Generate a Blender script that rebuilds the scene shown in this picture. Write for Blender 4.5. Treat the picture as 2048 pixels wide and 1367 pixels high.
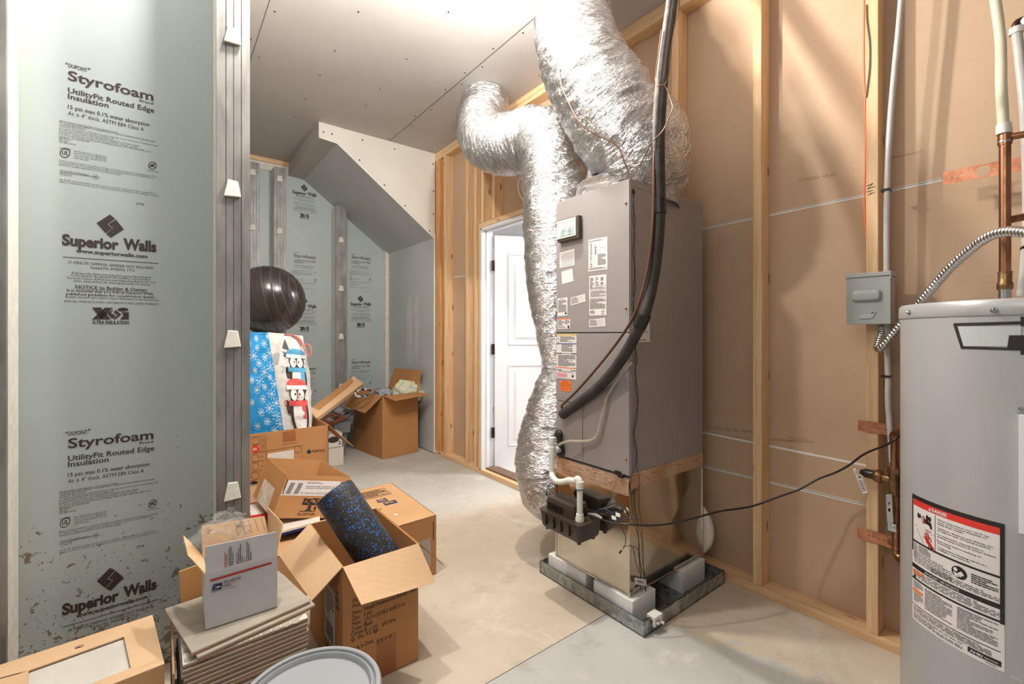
import bpy, math, random
from mathutils import Vector, Matrix, noise
random.seed(7)
V = Vector
scene = bpy.context.scene
for o in list(bpy.data.objects): bpy.data.objects.remove(o)
col = scene.collection
# ------------------------------------------------------------------ camera, light, exposure
YAW = math.radians(37.9); S, C = math.sin(YAW), math.cos(YAW)
CH = 1.19; FP = 900.0; HZ = 669.0
cam = bpy.data.objects.new('camera', bpy.data.cameras.new('camera')); col.objects.link(cam)
cam.location = (0, 0, CH); cam.rotation_euler = (math.pi/2, 0, -YAW)
cam.data.sensor_width = 36; cam.data.lens = FP/2048*36
cam.data.shift_y = -(683.5-HZ)/2048; cam.data.clip_start = .02
scene.camera = cam
w = bpy.data.worlds.new('world'); scene.world = w; w.use_nodes = True
w.node_tree.nodes['Background'].inputs[0].default_value = (1.0, .97, .93, 1)
w.node_tree.nodes['Background'].inputs[1].default_value = .20
def lamp(name, loc, power, r, color=(1, .95, .89)):
    d = bpy.data.lights.new(name, 'POINT'); d.energy = power; d.shadow_soft_size = r; d.color = color
    o = bpy.data.objects.new(name, d); o.location = loc; col.objects.link(o); return o
lamp('bulb_or_fill_lamp', (1.18, 1.53, 2.72), 76, .03)  # ceiling bulb beside the ducts
lamp('bulb_or_fill_lamp', (.38, 1.74, 2.80), 60, .04)  # ceiling bulb above the cartons
lamp('bulb_or_fill_lamp', (-.8, .1, 2.3), 26, .4, (1, .97, .94))  # added fill lamp, no real bulb; keeps the left foam panel from going dark
lamp('next_room_bulb', (3.4, 2.2, 2.3), 78, .2, (1, .98, .96))
vs = scene.view_settings
vs.view_transform = 'Standard'; vs.look = 'None'; vs.gamma = 1; vs.use_curve_mapping = False
vs.exposure = .40
# ------------------------------------------------------------------ pixel -> place
def ray(u, v):
    a = (u-1024)/FP; return V((S+C*a, C-S*a, (HZ-v)/FP))
def at(u, v, d): r = ray(u, v); return V((r.x*d, r.y*d, CH+r.z*d))
def onX(u, v, X): return at(u, v, X/ray(u, v).x)
def onY(u, v, Y): return at(u, v, Y/ray(u, v).y)
def onZ(u, v, Z): return at(u, v, (Z-CH)/ray(u, v).z)
# ------------------------------------------------------------------ materials
def lin(c): c /= 255; return c/12.92 if c <= .04045 else ((c+.055)/1.055)**2.4
def rgb(r, g, b): return (lin(r), lin(g), lin(b), 1)
class NT:
    def __init__(s, name):
        s.mat = bpy.data.materials.new(name); s.mat.use_nodes = True
        s.t = s.mat.node_tree; s.b = s.t.nodes['Principled BSDF']
        s.tc = s.t.nodes.new('ShaderNodeTexCoord')
    def n(s, kind, **kw):
        x = s.t.nodes.new('ShaderNode'+kind)
        for k, v in kw.items(): setattr(x, k, v)
        return x
    def l(s, a, b): s.t.links.new(a, b)
    def map(s, scale=(1, 1, 1), rot=(0, 0, 0), src='Object'):
        m = s.n('Mapping'); s.l(s.tc.outputs[src], m.inputs[0])
        m.inputs['Scale'].default_value = scale; m.inputs['Rotation'].default_value = rot; return m.outputs[0]
    def noise(s, vec, scale, detail=3, rough=.5, dist=0):
        x = s.n('TexNoise'); s.l(vec, x.inputs['Vector']); x.inputs['Scale'].default_value = scale
        x.inputs['Detail'].default_value = detail; x.inputs['Roughness'].default_value = rough
        x.inputs['Distortion'].default_value = dist; return x.outputs[0]
    def ramp(s, fac, stops):
        x = s.n('ValToRGB'); s.l(fac, x.inputs[0]); e = x.color_ramp.elements
        while len(e) < len(stops): e.new(.5)
        for i, (p, c) in enumerate(stops):
            e[i].position = p; e[i].color = c if not isinstance(c, (int, float)) else (c, c, c, 1)
        return x.outputs[0]
    def mix(s, f, a, b):
        x = s.n('Mix', data_type='RGBA')
        for i, q in ((0, f), (6, a), (7, b)):
            if hasattr(q, 'links'): s.l(q, x.inputs[i])
            else: x.inputs[i].default_value = q
        return x.outputs[2]
    def math(s, op, a, b=0.0):
        x = s.n('Math', operation=op)
        for i, q in ((0, a), (1, b)):
            if hasattr(q, 'links'): s.l(q, x.inputs[i])
            else: x.inputs[i].default_value = q
        return x.outputs[0]
    def bump(s, h, strength=.3, dist=.01, prev=None):
        x = s.n('Bump'); s.l(h, x.inputs['Height']); x.inputs['Strength'].default_value = strength
        x.inputs['Distance'].default_value = dist
        if prev: s.l(prev, x.inputs['Normal'])
        s.l(x.outputs[0], s.b.inputs['Normal']); return x.outputs[0]
    def set(s, **kw):
        for k, q in kw.items():
            i = s.b.inputs[{'color': 'Base Color', 'rough': 'Roughness', 'metal': 'Metallic', 'spec': 'Specular IOR Level', 'trans': 'Transmission Weight', 'alpha': 'Alpha', 'coat': 'Coat Weight', 'sss': 'Subsurface Weight'}[k]]
            if hasattr(q, 'links'): s.l(q, i)
            else: i.default_value = q
        return s.mat
def plain(name, c, rough=.5, metal=0, c2=None, vs=6, st=(1, 1, 1), bump=0, bs=80, bd=.002, spec=.5, lo=.35, hi=.65):
    m = NT(name); vec = m.map(st)
    if c2 is None: c2 = tuple(x*.88 for x in c[:3])+(1,)
    m.set(color=m.ramp(m.noise(vec, vs, 5), [(lo, c2), (hi, c)]), rough=rough, metal=metal, spec=spec)
    if bump: m.bump(m.noise(vec, bs, 3), bump, bd)
    return m.mat
def wood(name, axis, c1, c2, knot):
    m = NT(name); a = [14, 14, 14]; a[axis] = .7; vec = m.map(a)
    n = m.noise(vec, 3.0, 6, .6, .6)
    fine = [90, 90, 90]; fine[axis] = 3; f = m.noise(m.map(fine), 2, 3)
    col1 = m.ramp(n, [(.30, c2), (.62, c1)])
    col2 = m.mix(m.ramp(f, [(.45, .0), (.75, .35)]), col1, c2)
    k = [11, 11, 11]; k[axis] = 3.2
    vo = m.n('TexVoronoi'); m.l(m.map(k), vo.inputs['Vector']); vo.inputs['Scale'].default_value = 1.3
    kn = m.ramp(vo.outputs['Distance'], [(.07, 1.0), (.16, 0.0)])
    m.set(color=m.mix(kn, col2, knot), rough=.62)
    m.bump(n, .15, .002); return m.mat
W1, W2, KN = rgb(232, 200, 158), rgb(208, 164, 116), rgb(140, 78, 34)
wood_z = wood('pine_wood_upright', 2, W1, W2, KN)
wood_y = wood('pine_wood_level', 1, W1, W2, KN)
wood_x = wood('pine_wood_cross', 0, W1, W2, KN)
wood_o = wood('orange_pine_wood', 2, rgb(222, 170, 112), rgb(200, 138, 82), KN)
kraft = NT('brown_paper_backing'); _v = kraft.map((1, 1, 1))
kraft.set(color=kraft.mix(kraft.ramp(kraft.noise(kraft.map((1, 2, 60)), 8, 3), [(.4, 0.), (.7, .25)]),
          kraft.ramp(kraft.noise(_v, 1.6, 4), [(.3, rgb(186, 156, 128)), (.7, rgb(202, 174, 146))]), rgb(174, 144, 114)), rough=.75)
kraft = kraft.mat
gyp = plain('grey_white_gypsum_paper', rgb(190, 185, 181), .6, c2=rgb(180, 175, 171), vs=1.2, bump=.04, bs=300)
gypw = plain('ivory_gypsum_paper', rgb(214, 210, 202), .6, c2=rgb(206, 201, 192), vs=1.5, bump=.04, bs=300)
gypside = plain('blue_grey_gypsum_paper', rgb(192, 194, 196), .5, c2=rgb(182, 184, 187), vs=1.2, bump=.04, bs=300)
dark = plain('dark_speck', rgb(48, 44, 40), .6)
seam = plain('joint_dark', rgb(90, 84, 78), .8)
white_edge = plain('white_gypsum_edge', rgb(232, 228, 222), .7)
# foam board with mud spatter towards the floor
def foam_mat(name, mud):
    m = NT(name); vec = m.map((1, 1, 1))
    base = m.ramp(m.noise(vec, 1.3, 4), [(.3, rgb(172, 184, 184)), (.7, rgb(182, 193, 193))])
    if mud:
        sx = m.n('SeparateXYZ'); m.l(m.tc.outputs['Object'], sx.inputs[0])
        hgt = m.math('SUBTRACT', 1.0, m.math('MULTIPLY', sx.outputs[2], 1.65))
        big = m.noise(m.map((1, 1, .8)), 34, 4, .55, .5); clump = m.noise(vec, 2.6, 2)
        val = m.math('ADD', m.math('MULTIPLY', hgt, .16), m.math('ADD', big, m.math('MULTIPLY', clump, .34)))
        mask = m.ramp(val, [(.862, 0.), (.885, 1.)])
        sm = m.noise(vec, 110, 3, .5); cl2 = m.noise(vec, 5, 2)
        v2 = m.math('ADD', m.math('MULTIPLY', hgt, .17), m.math('ADD', sm, m.math('MULTIPLY', cl2, .2)))
        mask2 = m.ramp(v2, [(.825, 0.), (.845, .85)])
        base = m.mix(mask, m.mix(mask2, base, rgb(120, 108, 98)), rgb(132, 118, 106))
    m.set(color=base, rough=.38, spec=.4); m.bump(m.noise(m.map((1, 1, .4)), 40, 3), .06, .003); return m.mat
foam_mud = foam_mat('muddy_foam_board', True); foam = foam_mat('foam_board', False)
foam_side = plain('white_foam_edge', rgb(226, 222, 212), .8, c2=rgb(212, 208, 198), vs=30, bump=.2, bs=250)
ink = plain('faded_black_ink', rgb(52, 38, 38), .5, c2=rgb(74, 62, 60), vs=300)
# streaked metal stud facing
m = NT('streaked_galvanised_facing'); n1 = m.noise(m.map((9, 9, 1.2)), 3, 6, .65, .3); n2 = m.noise(m.map((1, 1, .5)), 9, 5)
m.set(color=m.mix(m.ramp(n2, [(.42, 0.), (.7, .8)]), m.ramp(n1, [(.3, rgb(108, 106, 103)), (.7, rgb(150, 150, 147))]), rgb(166, 165, 161)), metal=.35, rough=.5)
m.bump(n1, .1, .002); studmetal = m.mat
# spangled galvanised steel
def galv(name, c1, c2, rough, sc=45):
    m = NT(name); vo = m.n('TexVoronoi'); m.l(m.map((1, 1, 1)), vo.inputs['Vector']); vo.inputs['Scale'].default_value = sc
    n = m.noise(m.map(), 7, 5, .6)
    c = m.mix(m.ramp(n, [(.35, 0.), (.65, .6)]), m.ramp(vo.outputs['Color'], [(.2, c1), (.8, c2)]), c1)
    m.set(color=c, metal=.9, rough=m.ramp(n, [(.3, rough), (.7, rough+.14)])); return m.mat
panmetal = galv('spangled_pan_steel', rgb(140, 144, 144), rgb(196, 200, 200), .34)
plen = NT('sheet_steel'); _n = plen.noise(plen.map(), 3.5, 5)
plen.set(color=plen.ramp(_n, [(.3, rgb(186, 182, 174)), (.7, rgb(208, 206, 200))]), metal=1., rough=plen.ramp(_n, [(.3, .07), (.7, .16)])); plen = plen.mat
# crinkled foil
def foil_mat(name, tint, b=.6):
    m = NT(name); at_ = m.n('Attribute'); at_.attribute_name = 'duct_co'
    def mp(sc_, rot=(0, 0, 0)):
        q = m.n('Mapping'); m.l(at_.outputs['Vector'], q.inputs[0]); q.inputs['Scale'].default_value = sc_; q.inputs['Rotation'].default_value = rot; return q.outputs[0]
    def ridge(x): return m.math('ABSOLUTE', m.math('SUBTRACT', x, .5))
    n1 = ridge(m.noise(mp((.45, .45, 11), (.05, .04, 0)), 1.7, 2, .5, .5)); n2 = ridge(m.noise(mp((1.0, 1.0, 30), (.08, -.06, 0)), 1.7, 3, .6, .8)); n3 = m.noise(mp((1, 1, 3)), 2, 3)
    fine = ridge(m.noise(mp((3, 3, 60), (.1, .1, 0)), 2.0, 3, .6, 1.0))
    h = m.math('ADD', m.math('MULTIPLY', n1, 1.1), m.math('ADD', m.math('MULTIPLY', n2, 1.1), m.math('MULTIPLY', fine, .8)))
    m.set(color=m.ramp(n3, [(.25, tint), (.6, rgb(206, 206, 208))]), metal=.97, rough=m.ramp(n2, [(.02, .20), (.3, .10)]))
    m.bump(h, b*1.5, .020); return m.mat
foil = foil_mat('crinkled_foil', rgb(184, 184, 184)); foil_brown = foil_mat('foil_tape_tan', rgb(190, 160, 130), .5)
m = NT('printed_foil_tape'); vec = m.map((5, 5, 22)); nn = m.noise(vec, 9, 4, .6, 1.0); n2 = m.noise(m.map((4, 4, 60)), 5, 2)
pm = m.math('MULTIPLY', m.ramp(nn, [(.52, 0.), (.58, 1.)]), m.ramp(n2, [(.47, 0.), (.53, 1.)]))
m.set(color=m.mix(pm, m.ramp(m.noise(m.map(), 8, 4), [(.3, rgb(196, 160, 126)), (.7, rgb(226, 208, 188))]), rgb(190, 112, 76)), metal=.6, rough=.4)
m.bump(m.noise(m.map(), 60, 4), .4, .004); tape = m.mat
def paint(name, c, rough=.4, metal=0., spec=.5): return plain(name, c, rough, metal, c2=tuple(x*.94 for x in c[:3])+(1,), vs=3, spec=spec)
ahu_m = NT('mauve_grey_enamel'); _n = ahu_m.noise(ahu_m.map((1, 1, 1)), 2, 3)
ahu_m.set(color=ahu_m.ramp(_n, [(.3, rgb(146, 139, 138)), (.7, rgb(154, 147, 146))]), rough=.34, spec=.55, metal=.15)
ahu_m.bump(ahu_m.noise(ahu_m.map(), 220, 2), .05, .001); ahu_m = ahu_m.mat
heat_m = NT('tank_grey_enamel'); _n = heat_m.noise(heat_m.map((2, 2, .6)), 4, 4)
heat_m.set(color=heat_m.ramp(_n, [(.3, rgb(164, 164, 164)), (.7, rgb(174, 174, 173))]), rough=.3, metal=.1, spec=.55); heat_m = heat_m.mat
boxgrey = paint('disconnect_grey', rgb(162, 166, 164), .4)
whitep = paint('white_paint', rgb(232, 233, 236), .4)
whiteplastic = paint('white_plastic', rgb(228, 226, 218), .35)
eps = plain('white_foam_block', rgb(228, 228, 228), .85, c2=rgb(218, 218, 218), vs=60, bump=.2, bs=200)
paper = plain('label_paper', rgb(222, 216, 214), .5, c2=rgb(214, 208, 206))
paperink = plain('label_print', rgb(112, 106, 106), .6)
blackink = plain('black_print', rgb(36, 30, 28), .5)
brownink = plain('carton_black_print', rgb(58, 44, 36), .6)
orange = plain('orange_print', rgb(240, 122, 50), .5); yellow = plain('amber_print', rgb(222, 190, 130), .5)
blue = plain('blue_print', rgb(52, 84, 160), .5); pink = plain('pink_print', rgb(222, 150, 160), .5)
red = plain('red_print', rgb(214, 54, 42), .5); navy = plain('navy_print', rgb(34, 52, 92), .5)
redp = plain('red_stripe', rgb(190, 40, 28), .5)
black = plain('black_rubber', rgb(34, 31, 30), .45, bump=.2, bs=120); blackgloss = plain('black_plastic', rgb(40, 34, 30), .3)
pumpm = plain('brown_black_plastic', rgb(64, 50, 40), .42, c2=rgb(52, 42, 34), bump=.1, bs=200)
lines_m = plain('foam_pipe_wrap', rgb(62, 55, 50), .7, c2=rgb(44, 39, 36), vs=12, bump=.3, bs=60)
greytube = plain('grey_tube', rgb(150, 140, 134), .4); browntube = plain('brown_coated_tube', rgb(104, 66, 48), .35)
wire_br = plain('brown_wire', rgb(150, 108, 78), .5)
m = NT('aged_copper'); n1 = m.noise(m.map((6, 6, 2)), 4, 6, .65)
m.set(color=m.ramp(n1, [(.28, rgb(116, 78, 56)), (.5, rgb(170, 120, 90)), (.75, rgb(206, 162, 132))]), metal=1., rough=m.ramp(n1, [(.3, .42), (.7, .24)])); copper = m.mat
m = NT('bright_copper_strap'); n1 = m.noise(m.map((6, 6, 6)), 5, 6, .65)
m.set(color=m.ramp(n1, [(.28, rgb(164, 100, 66)), (.6, rgb(216, 150, 116))]), metal=.85, rough=.38); copstrap = m.mat
brass = plain('dull_brass', rgb(168, 138, 98), .38, .9, c2=rgb(126, 92, 62), vs=20, bump=.2, bs=90)
steel = plain('bright_steel', rgb(206, 206, 204), .25, 1.)
pex = plain('milky_pipe', rgb(200, 196, 190), .3, c2=rgb(180, 178, 176), vs=25, st=(1, 1, .4)); pexy = plain('yellowed_pipe', rgb(226, 218, 190), .3)
orangecable = plain('orange_cable_jacket', rgb(236, 120, 74), .4)
def card(name, c, c2, rough=.75):
    m = NT(name); n = m.noise(m.map(), 3, 5); f = m.noise(m.map((1, 1, 1)), 120, 2)
    m.set(color=m.mix(m.ramp(f, [(.45, 0.), (.8, .2)]), m.ramp(n, [(.3, c2), (.7, c)]), c2), rough=rough, spec=.25)
    m.bump(m.noise(m.map((1, 1, 1)), 45, 3), .12, .003); return m.mat
card_b = card('brown_cardboard', rgb(188, 138, 90), rgb(176, 126, 80)); card_t = card('tan_cardboard', rgb(208, 166, 122), rgb(196, 152, 108))
card_l = card('pale_cardboard', rgb(222, 188, 150), rgb(208, 172, 134)); card_g = card('greyed_cardboard', rgb(186, 152, 116), rgb(166, 132, 98))
card_w = card('white_carton', rgb(224, 216, 204), rgb(212, 204, 192)); tapebrown = plain('brown_packing_tape', rgb(166, 104, 62), .3)
mailw = plain('mailer_white', rgb(206, 206, 208), .45); kraftin = card('kraft_inside', rgb(216, 180, 142), rgb(204, 166, 126))
# ------------------------------------------------------------------ mesh helpers
WLOC = {}
_tx = {}
def text_geo(s, bold=0.0, res=2):
    if 'M' in s: bold = 0
    k = (s, bold, res)
    if k in _tx: return _tx[k]
    cu = bpy.data.curves.new('t', 'FONT'); cu.body = s; cu.size = 1; cu.offset = bold; cu.resolution_u = res
    o = bpy.data.objects.new('t', cu); col.objects.link(o)
    dg = bpy.context.evaluated_depsgraph_get(); me = bpy.data.meshes.new_from_object(o.evaluated_get(dg))
    vs_ = [(v.co.x, v.co.y) for v in me.vertices]; fs = [tuple(p.vertices) for p in me.polygons]
    bpy.data.objects.remove(o); bpy.data.curves.remove(cu); bpy.data.meshes.remove(me)
    x0 = min(v[0] for v in vs_); x1 = max(v[0] for v in vs_)
    vs_ = [((x-x0)/(x1-x0), y/.70) for x, y in vs_]     # width 1, cap height 1
    _tx[k] = (vs_, fs); return _tx[k]
class MB:
    def __init__(s): s.v = []; s.f = []; s.m = []; s.mats = []
    def mi(s, mat):
        if mat not in s.mats: s.mats.append(mat)
        return s.mats.index(mat)
    def add(s, vs_, fs, mat):
        o = len(s.v); i = s.mi(mat); s.v += [V(p) for p in vs_]
        for f in fs: s.f.append(tuple(o+k for k in f)); s.m.append(i)
        return s
    def hexa(s, p, mat):   # p: 4 bottom ccw, 4 top
        return s.add(p, [(3, 2, 1, 0), (4, 5, 6, 7), (0, 1, 5, 4), (1, 2, 6, 5), (2, 3, 7, 6), (3, 0, 4, 7)], mat)
    def box(s, a, b, mat):
        x0, y0, z0 = a; x1, y1, z1 = b
        return s.hexa([(x0, y0, z0), (x1, y0, z0), (x1, y1, z0), (x0, y1, z0), (x0, y0, z1), (x1, y0, z1), (x1, y1, z1), (x0, y1, z1)], mat)
    def slab(s, pts, th, mat):
        pts = [V(p) for p in pts]; n = (pts[1]-pts[0]).cross(pts[-1]-pts[0]).normalized()*th
        return s.prism(pts, n, mat)
    def prism(s, poly, vec, mat):
        poly = [V(p) for p in poly]; n = len(poly); vec = V(vec)
        return s.add(poly+[p+vec for p in poly], [tuple(range(n))[::-1], tuple(range(n, 2*n))]+[(i, (i+1) % n, n+(i+1) % n, n+i) for i in range(n)], mat)
    def tube(s, pts, r, mat, seg=12, caps=True, smooth=0):
        pts = [V(p) for p in pts]
        rr = list(r) if isinstance(r, (list, tuple)) else [r]*len(pts)
        if smooth: pts, rr = catmull(pts, rr, smooth)
        fr = frames(pts); vs_ = []
        for p, (t, a, b), q in zip(pts, fr, rr):
            for k in range(seg):
                th = 2*math.pi*k/seg; vs_.append(p+(a*math.cos(th)+b*math.sin(th))*q)
        n = len(pts); fs = [(i*seg+k, i*seg+(k+1) % seg, (i+1)*seg+(k+1) % seg, (i+1)*seg+k) for i in range(n-1) for k in range(seg)]
        if caps: fs += [tuple(range(seg))[::-1], tuple(range((n-1)*seg, n*seg))]
        return s.add(vs_, fs, mat)
    def lathe(s, prof, org, axis, mat, seg=32, caps=True):
        org = V(org); ax = V(axis).normalized(); a = ax.orthogonal().normalized(); b = ax.cross(a); vs_ = []
        for r, h in prof:
            for k in range(seg):
                th = 2*math.pi*k/seg; vs_.append(org+ax*h+(a*math.cos(th)+b*math.sin(th))*r)
        n = len(prof); fs = [(i*seg+k, i*seg+(k+1) % seg, (i+1)*seg+(k+1) % seg, (i+1)*seg+k) for i in range(n-1) for k in range(seg)]
        if caps: fs += [tuple(range(seg))[::-1], tuple(range((n-1)*seg, n*seg))]
        return s.add(vs_, fs, mat)
    def cyl(s, a, b, r, mat, seg=20, r2=None):
        a = V(a); b = V(b); L = (b-a).length; return s.lathe([(r, 0), (r if r2 is None else r2, L)], a, b-a, mat, seg)
    def grid(s, fn, nu, nv, mat):
        vs_ = [fn(i/nu, j/nv) for j in range(nv+1) for i in range(nu+1)]
        return s.add(vs_, [(j*(nu+1)+i, j*(nu+1)+i+1, (j+1)*(nu+1)+i+1, (j+1)*(nu+1)+i) for j in range(nv) for i in range(nu)], mat)
    def build(s, name, parent=None, smooth=0, bevel=0, solid=0, label=None):
        lo = [min(p[i] for p in s.v) for i in range(3)]; hi = [max(p[i] for p in s.v) for i in range(3)]
        c = V(((lo[0]+hi[0])/2, (lo[1]+hi[1])/2, lo[2]))
        me = bpy.data.meshes.new(name); me.from_pydata([p-c for p in s.v], [], s.f)
        for mt in s.mats: me.materials.append(mt)
        me.polygons.foreach_set('material_index', s.m)
        if smooth:
            me.polygons.foreach_set('use_smooth', [True]*len(me.polygons)); me.set_sharp_from_angle(angle=math.radians(smooth))
        me.update()
        o = bpy.data.objects.new(name, me); col.objects.link(o); WLOC[o.name] = c
        if parent: o.parent = parent; o.location = c-WLOC[parent.name]
        else: o.location = c
        if solid: md = o.modifiers.new('s', 'SOLIDIFY'); md.thickness = solid
        if bevel: md = o.modifiers.new('b', 'BEVEL'); md.width = bevel; md.segments = 2; md.limit_method = 'ANGLE'
        if label: o['label'] = label
        return o
def catmull(pts, rr, n):
    P = [pts[0]*2-pts[1]]+pts+[pts[-1]*2-pts[-2]]; R = [rr[0]]+list(rr)+[rr[-1]]; op = []; orr = []
    for i in range(1, len(P)-2):
        for k in range(n):
            t = k/n; a, b, c, d = P[i-1:i+3]; e, f, g, h = R[i-1:i+3]
            w = (-.5*t+t*t-.5*t**3, 1-2.5*t*t+1.5*t**3, .5*t+2*t*t-1.5*t**3, -.5*t*t+.5*t**3)
            op.append(a*w[0]+b*w[1]+c*w[2]+d*w[3]); orr.append(e*w[0]+f*w[1]+g*w[2]+h*w[3])
    return op+[pts[-1]], orr+[rr[-1]]
def frames(pts):
    out = []; a = None
    for i in range(len(pts)):
        t = (pts[min(i+1, len(pts)-1)]-pts[max(i-1, 0)]).normalized()
        if a is None: a = t.orthogonal().normalized()
        else: a = (a-t*a.dot(t)).normalized()
        out.append((t, a, t.cross(a)))
    return out
class Sheet:
    """flat or curved print surface; f(s, t, off) with s rightwards 0..1, t downwards 0..1"""
    def __init__(s, f, mb=None): s.f = f; s.mb = mb or MB(); s.k = 1
    def rect(s, s0, t0, s1, t1, mat, off=1, ns=1, nt=1):
        ns = max(ns, s.k)
        return s.mb.grid(lambda a, b: s.f(s0+(s1-s0)*a, t1+(t0-t1)*b, off), ns, nt, mat)
    def poly(s, pts, mat, off=2): s.mb.add([s.f(a, b, off) for a, b in pts], [tuple(range(len(pts)))[::-1]], mat)
    def ell(s, cs, ct, rs, rt, mat, off=2, n=24, rot=0):
        cr, sr = math.cos(rot), math.sin(rot)
        if s.k > 1:
            return s.mb.grid(lambda q, h: s.f(cs+h*(rs*math.cos(q*6.28319)*cr-rs*math.sin(q*6.28319)*sr), ct+h*rt*(math.cos(q*6.28319)*sr+math.sin(q*6.28319)*cr), off), 28, 5, mat)
        s.poly([(cs+rs*(math.cos(a)*cr)-rs*math.sin(a)*sr, ct+rt*(math.cos(a)*sr+math.sin(a)*cr)) for a in [2*math.pi*k/n for k in range(n)]], mat, off)
    def ring(s, cs, ct, rs, rt, w, mat, off=2, n=24):
        A = [2*math.pi*k/n for k in range(n)]
        vs_ = [s.f(cs+rs*math.cos(a), ct+rt*math.sin(a), off) for a in A]+[s.f(cs+rs*(1-w)*math.cos(a), ct+rt*(1-w)*math.sin(a), off) for a in A]
        s.mb.add(vs_, [(k, (k+1) % n, n+(k+1) % n, n+k)[::-1] for k in range(n)], mat)
    def line(s, a, b, w, mat, off=2):
        d = V((b[0]-a[0], b[1]-a[1])); n = V((-d.y, d.x)).normalized()*w/2
        s.poly([(a[0]+n.x, a[1]+n.y), (b[0]+n.x, b[1]+n.y), (b[0]-n.x, b[1]-n.y), (a[0]-n.x, a[1]-n.y)], mat, off)
    def text(s, txt, s0, s1, tb, h, mat, bold=0, res=2, off=2, slope=0, ital=0):
        vs_, fs = text_geo(txt, bold, res)
        s.mb.add([s.f(s0+(x+ital*y*h)*(s1-s0), tb+slope*x-y*h, off) for x, y in vs_], fs, mat)
    def words(s, s0, t0, s1, t1, n, mat, fill=.55, off=2, seed=1, ww=.12):
        R = random.Random(seed); dt = (t1-t0)/n
        for i in range(n):
            a = s0; end = s1 if R.random() > .25 else s0+(s1-s0)*R.uniform(.35, .9)
            while a < end:
                b = min(a+(s1-s0)*ww*R.uniform(.3, 1.2), end)
                s.rect(a, t0+i*dt, b, t0+i*dt+dt*fill, mat, off); a = b+(s1-s0)*.02
def quadf(TL, TR, BR, BL, eps=.0004):
    TL, TR, BR, BL = map(V, (TL, TR, BR, BL)); n = (TR-TL).cross(TL-BL).normalized()
    return lambda s, t, off: (TL*(1-s)+TR*s)*(1-t)+(BL*(1-s)+BR*s)*t+n*eps*off
def tag(o, label=None, cat=None, group=None, kind=None):
    for k, q in (('label', label), ('category', cat), ('group', group), ('kind', kind)):
        if q: o[k] = q
    return o
def thing(name, label, cat, loc, group=None):
    o = bpy.data.objects.new(name, None); o.empty_display_size = .05; col.objects.link(o); o.location = loc; WLOC[o.name] = V(loc)
    return tag(o, label, cat, group)
def struct(mb, name, **kw): return tag(mb.build(name, **kw), kind='structure')
def qbox(a, b, mat): return MB().box(a, b, mat)
# ================================================================== the setting
m = NT('concrete_floor'); o_ = m.map(); sx = m.n('SeparateXYZ'); geo = m.n('NewGeometry'); m.l(geo.outputs['Position'], sx.inputs[0])
big = m.noise(geo.outputs['Position'], 1.7, 5, .6); fine = m.noise(geo.outputs['Position'], 14, 6, .65)
tan_ = m.ramp(big, [(.32, rgb(186, 172, 152)), (.62, rgb(206, 194, 176))]); grey_ = m.ramp(big, [(.3, rgb(172, 172, 166)), (.7, rgb(192, 192, 187))])
wob = m.math('MULTIPLY', m.math('SUBTRACT', fine, .5), .5)
mY = m.ramp(m.math('ADD', sx.outputs[1], m.math('MULTIPLY', wob, .25)), [(0., 0.), (1., 1.)])
front = m.math('MULTIPLY', m.math('LESS_THAN', sx.outputs[1], 1.267), m.math('LESS_THAN', m.math('ADD', m.math('ADD', sx.outputs[0], m.math('MULTIPLY', sx.outputs[1], .25)), wob), 1.92))
back = m.math('GREATER_THAN', m.math('ADD', sx.outputs[1], m.math('MULTIPLY', wob, 3.)), 2.6)
c = m.mix(m.math('MAXIMUM', front, m.math('MULTIPLY', back, .7)), tan_, grey_)
c = m.mix(m.ramp(m.noise(geo.outputs['Position'], 5.5, 7, .7, .4), [(.55, 0.), (.72, .45)]), c, rgb(150, 138, 120))
c = m.mix(m.ramp(m.noise(geo.outputs['Position'], 3.1, 6, .7, .8), [(.56, 0.), (.70, .55)]), c, rgb(222, 216, 206))
m.set(color=c, rough=.6, spec=.35); m.bump(fine, .12, .004); conc = m.mat
f = MB(); f.box((-3.2, -3.2, -.1), (2.36, 5.35, 0), conc)
f.box((-.4, 1.265, -.001), (1.8, 1.2675, .0006), seam); 
struct(f, 'floor')
c = MB(); c.box((-3.2, -3.2, 3.0), (2.36, 5.35, 3.08), gyp)
c.box((1.679, -3, 2.9985), (1.683, 5.2, 3.001), seam); c.box((.46, -3, 2.9985), (.463, 5.2, 3.001), seam)
R = random.Random(3)
for X in (.05, .43, .50, .87, 1.27, 1.655, 1.71, 2.08):
    y = .2
    while y < 5: 
        c.box((X-.004, y-.004, 2.9975), (X+.004, y+.004, 3.0005), dark); y += .3+R.uniform(-.05, .25)
struct(c, 'ceiling')
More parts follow.
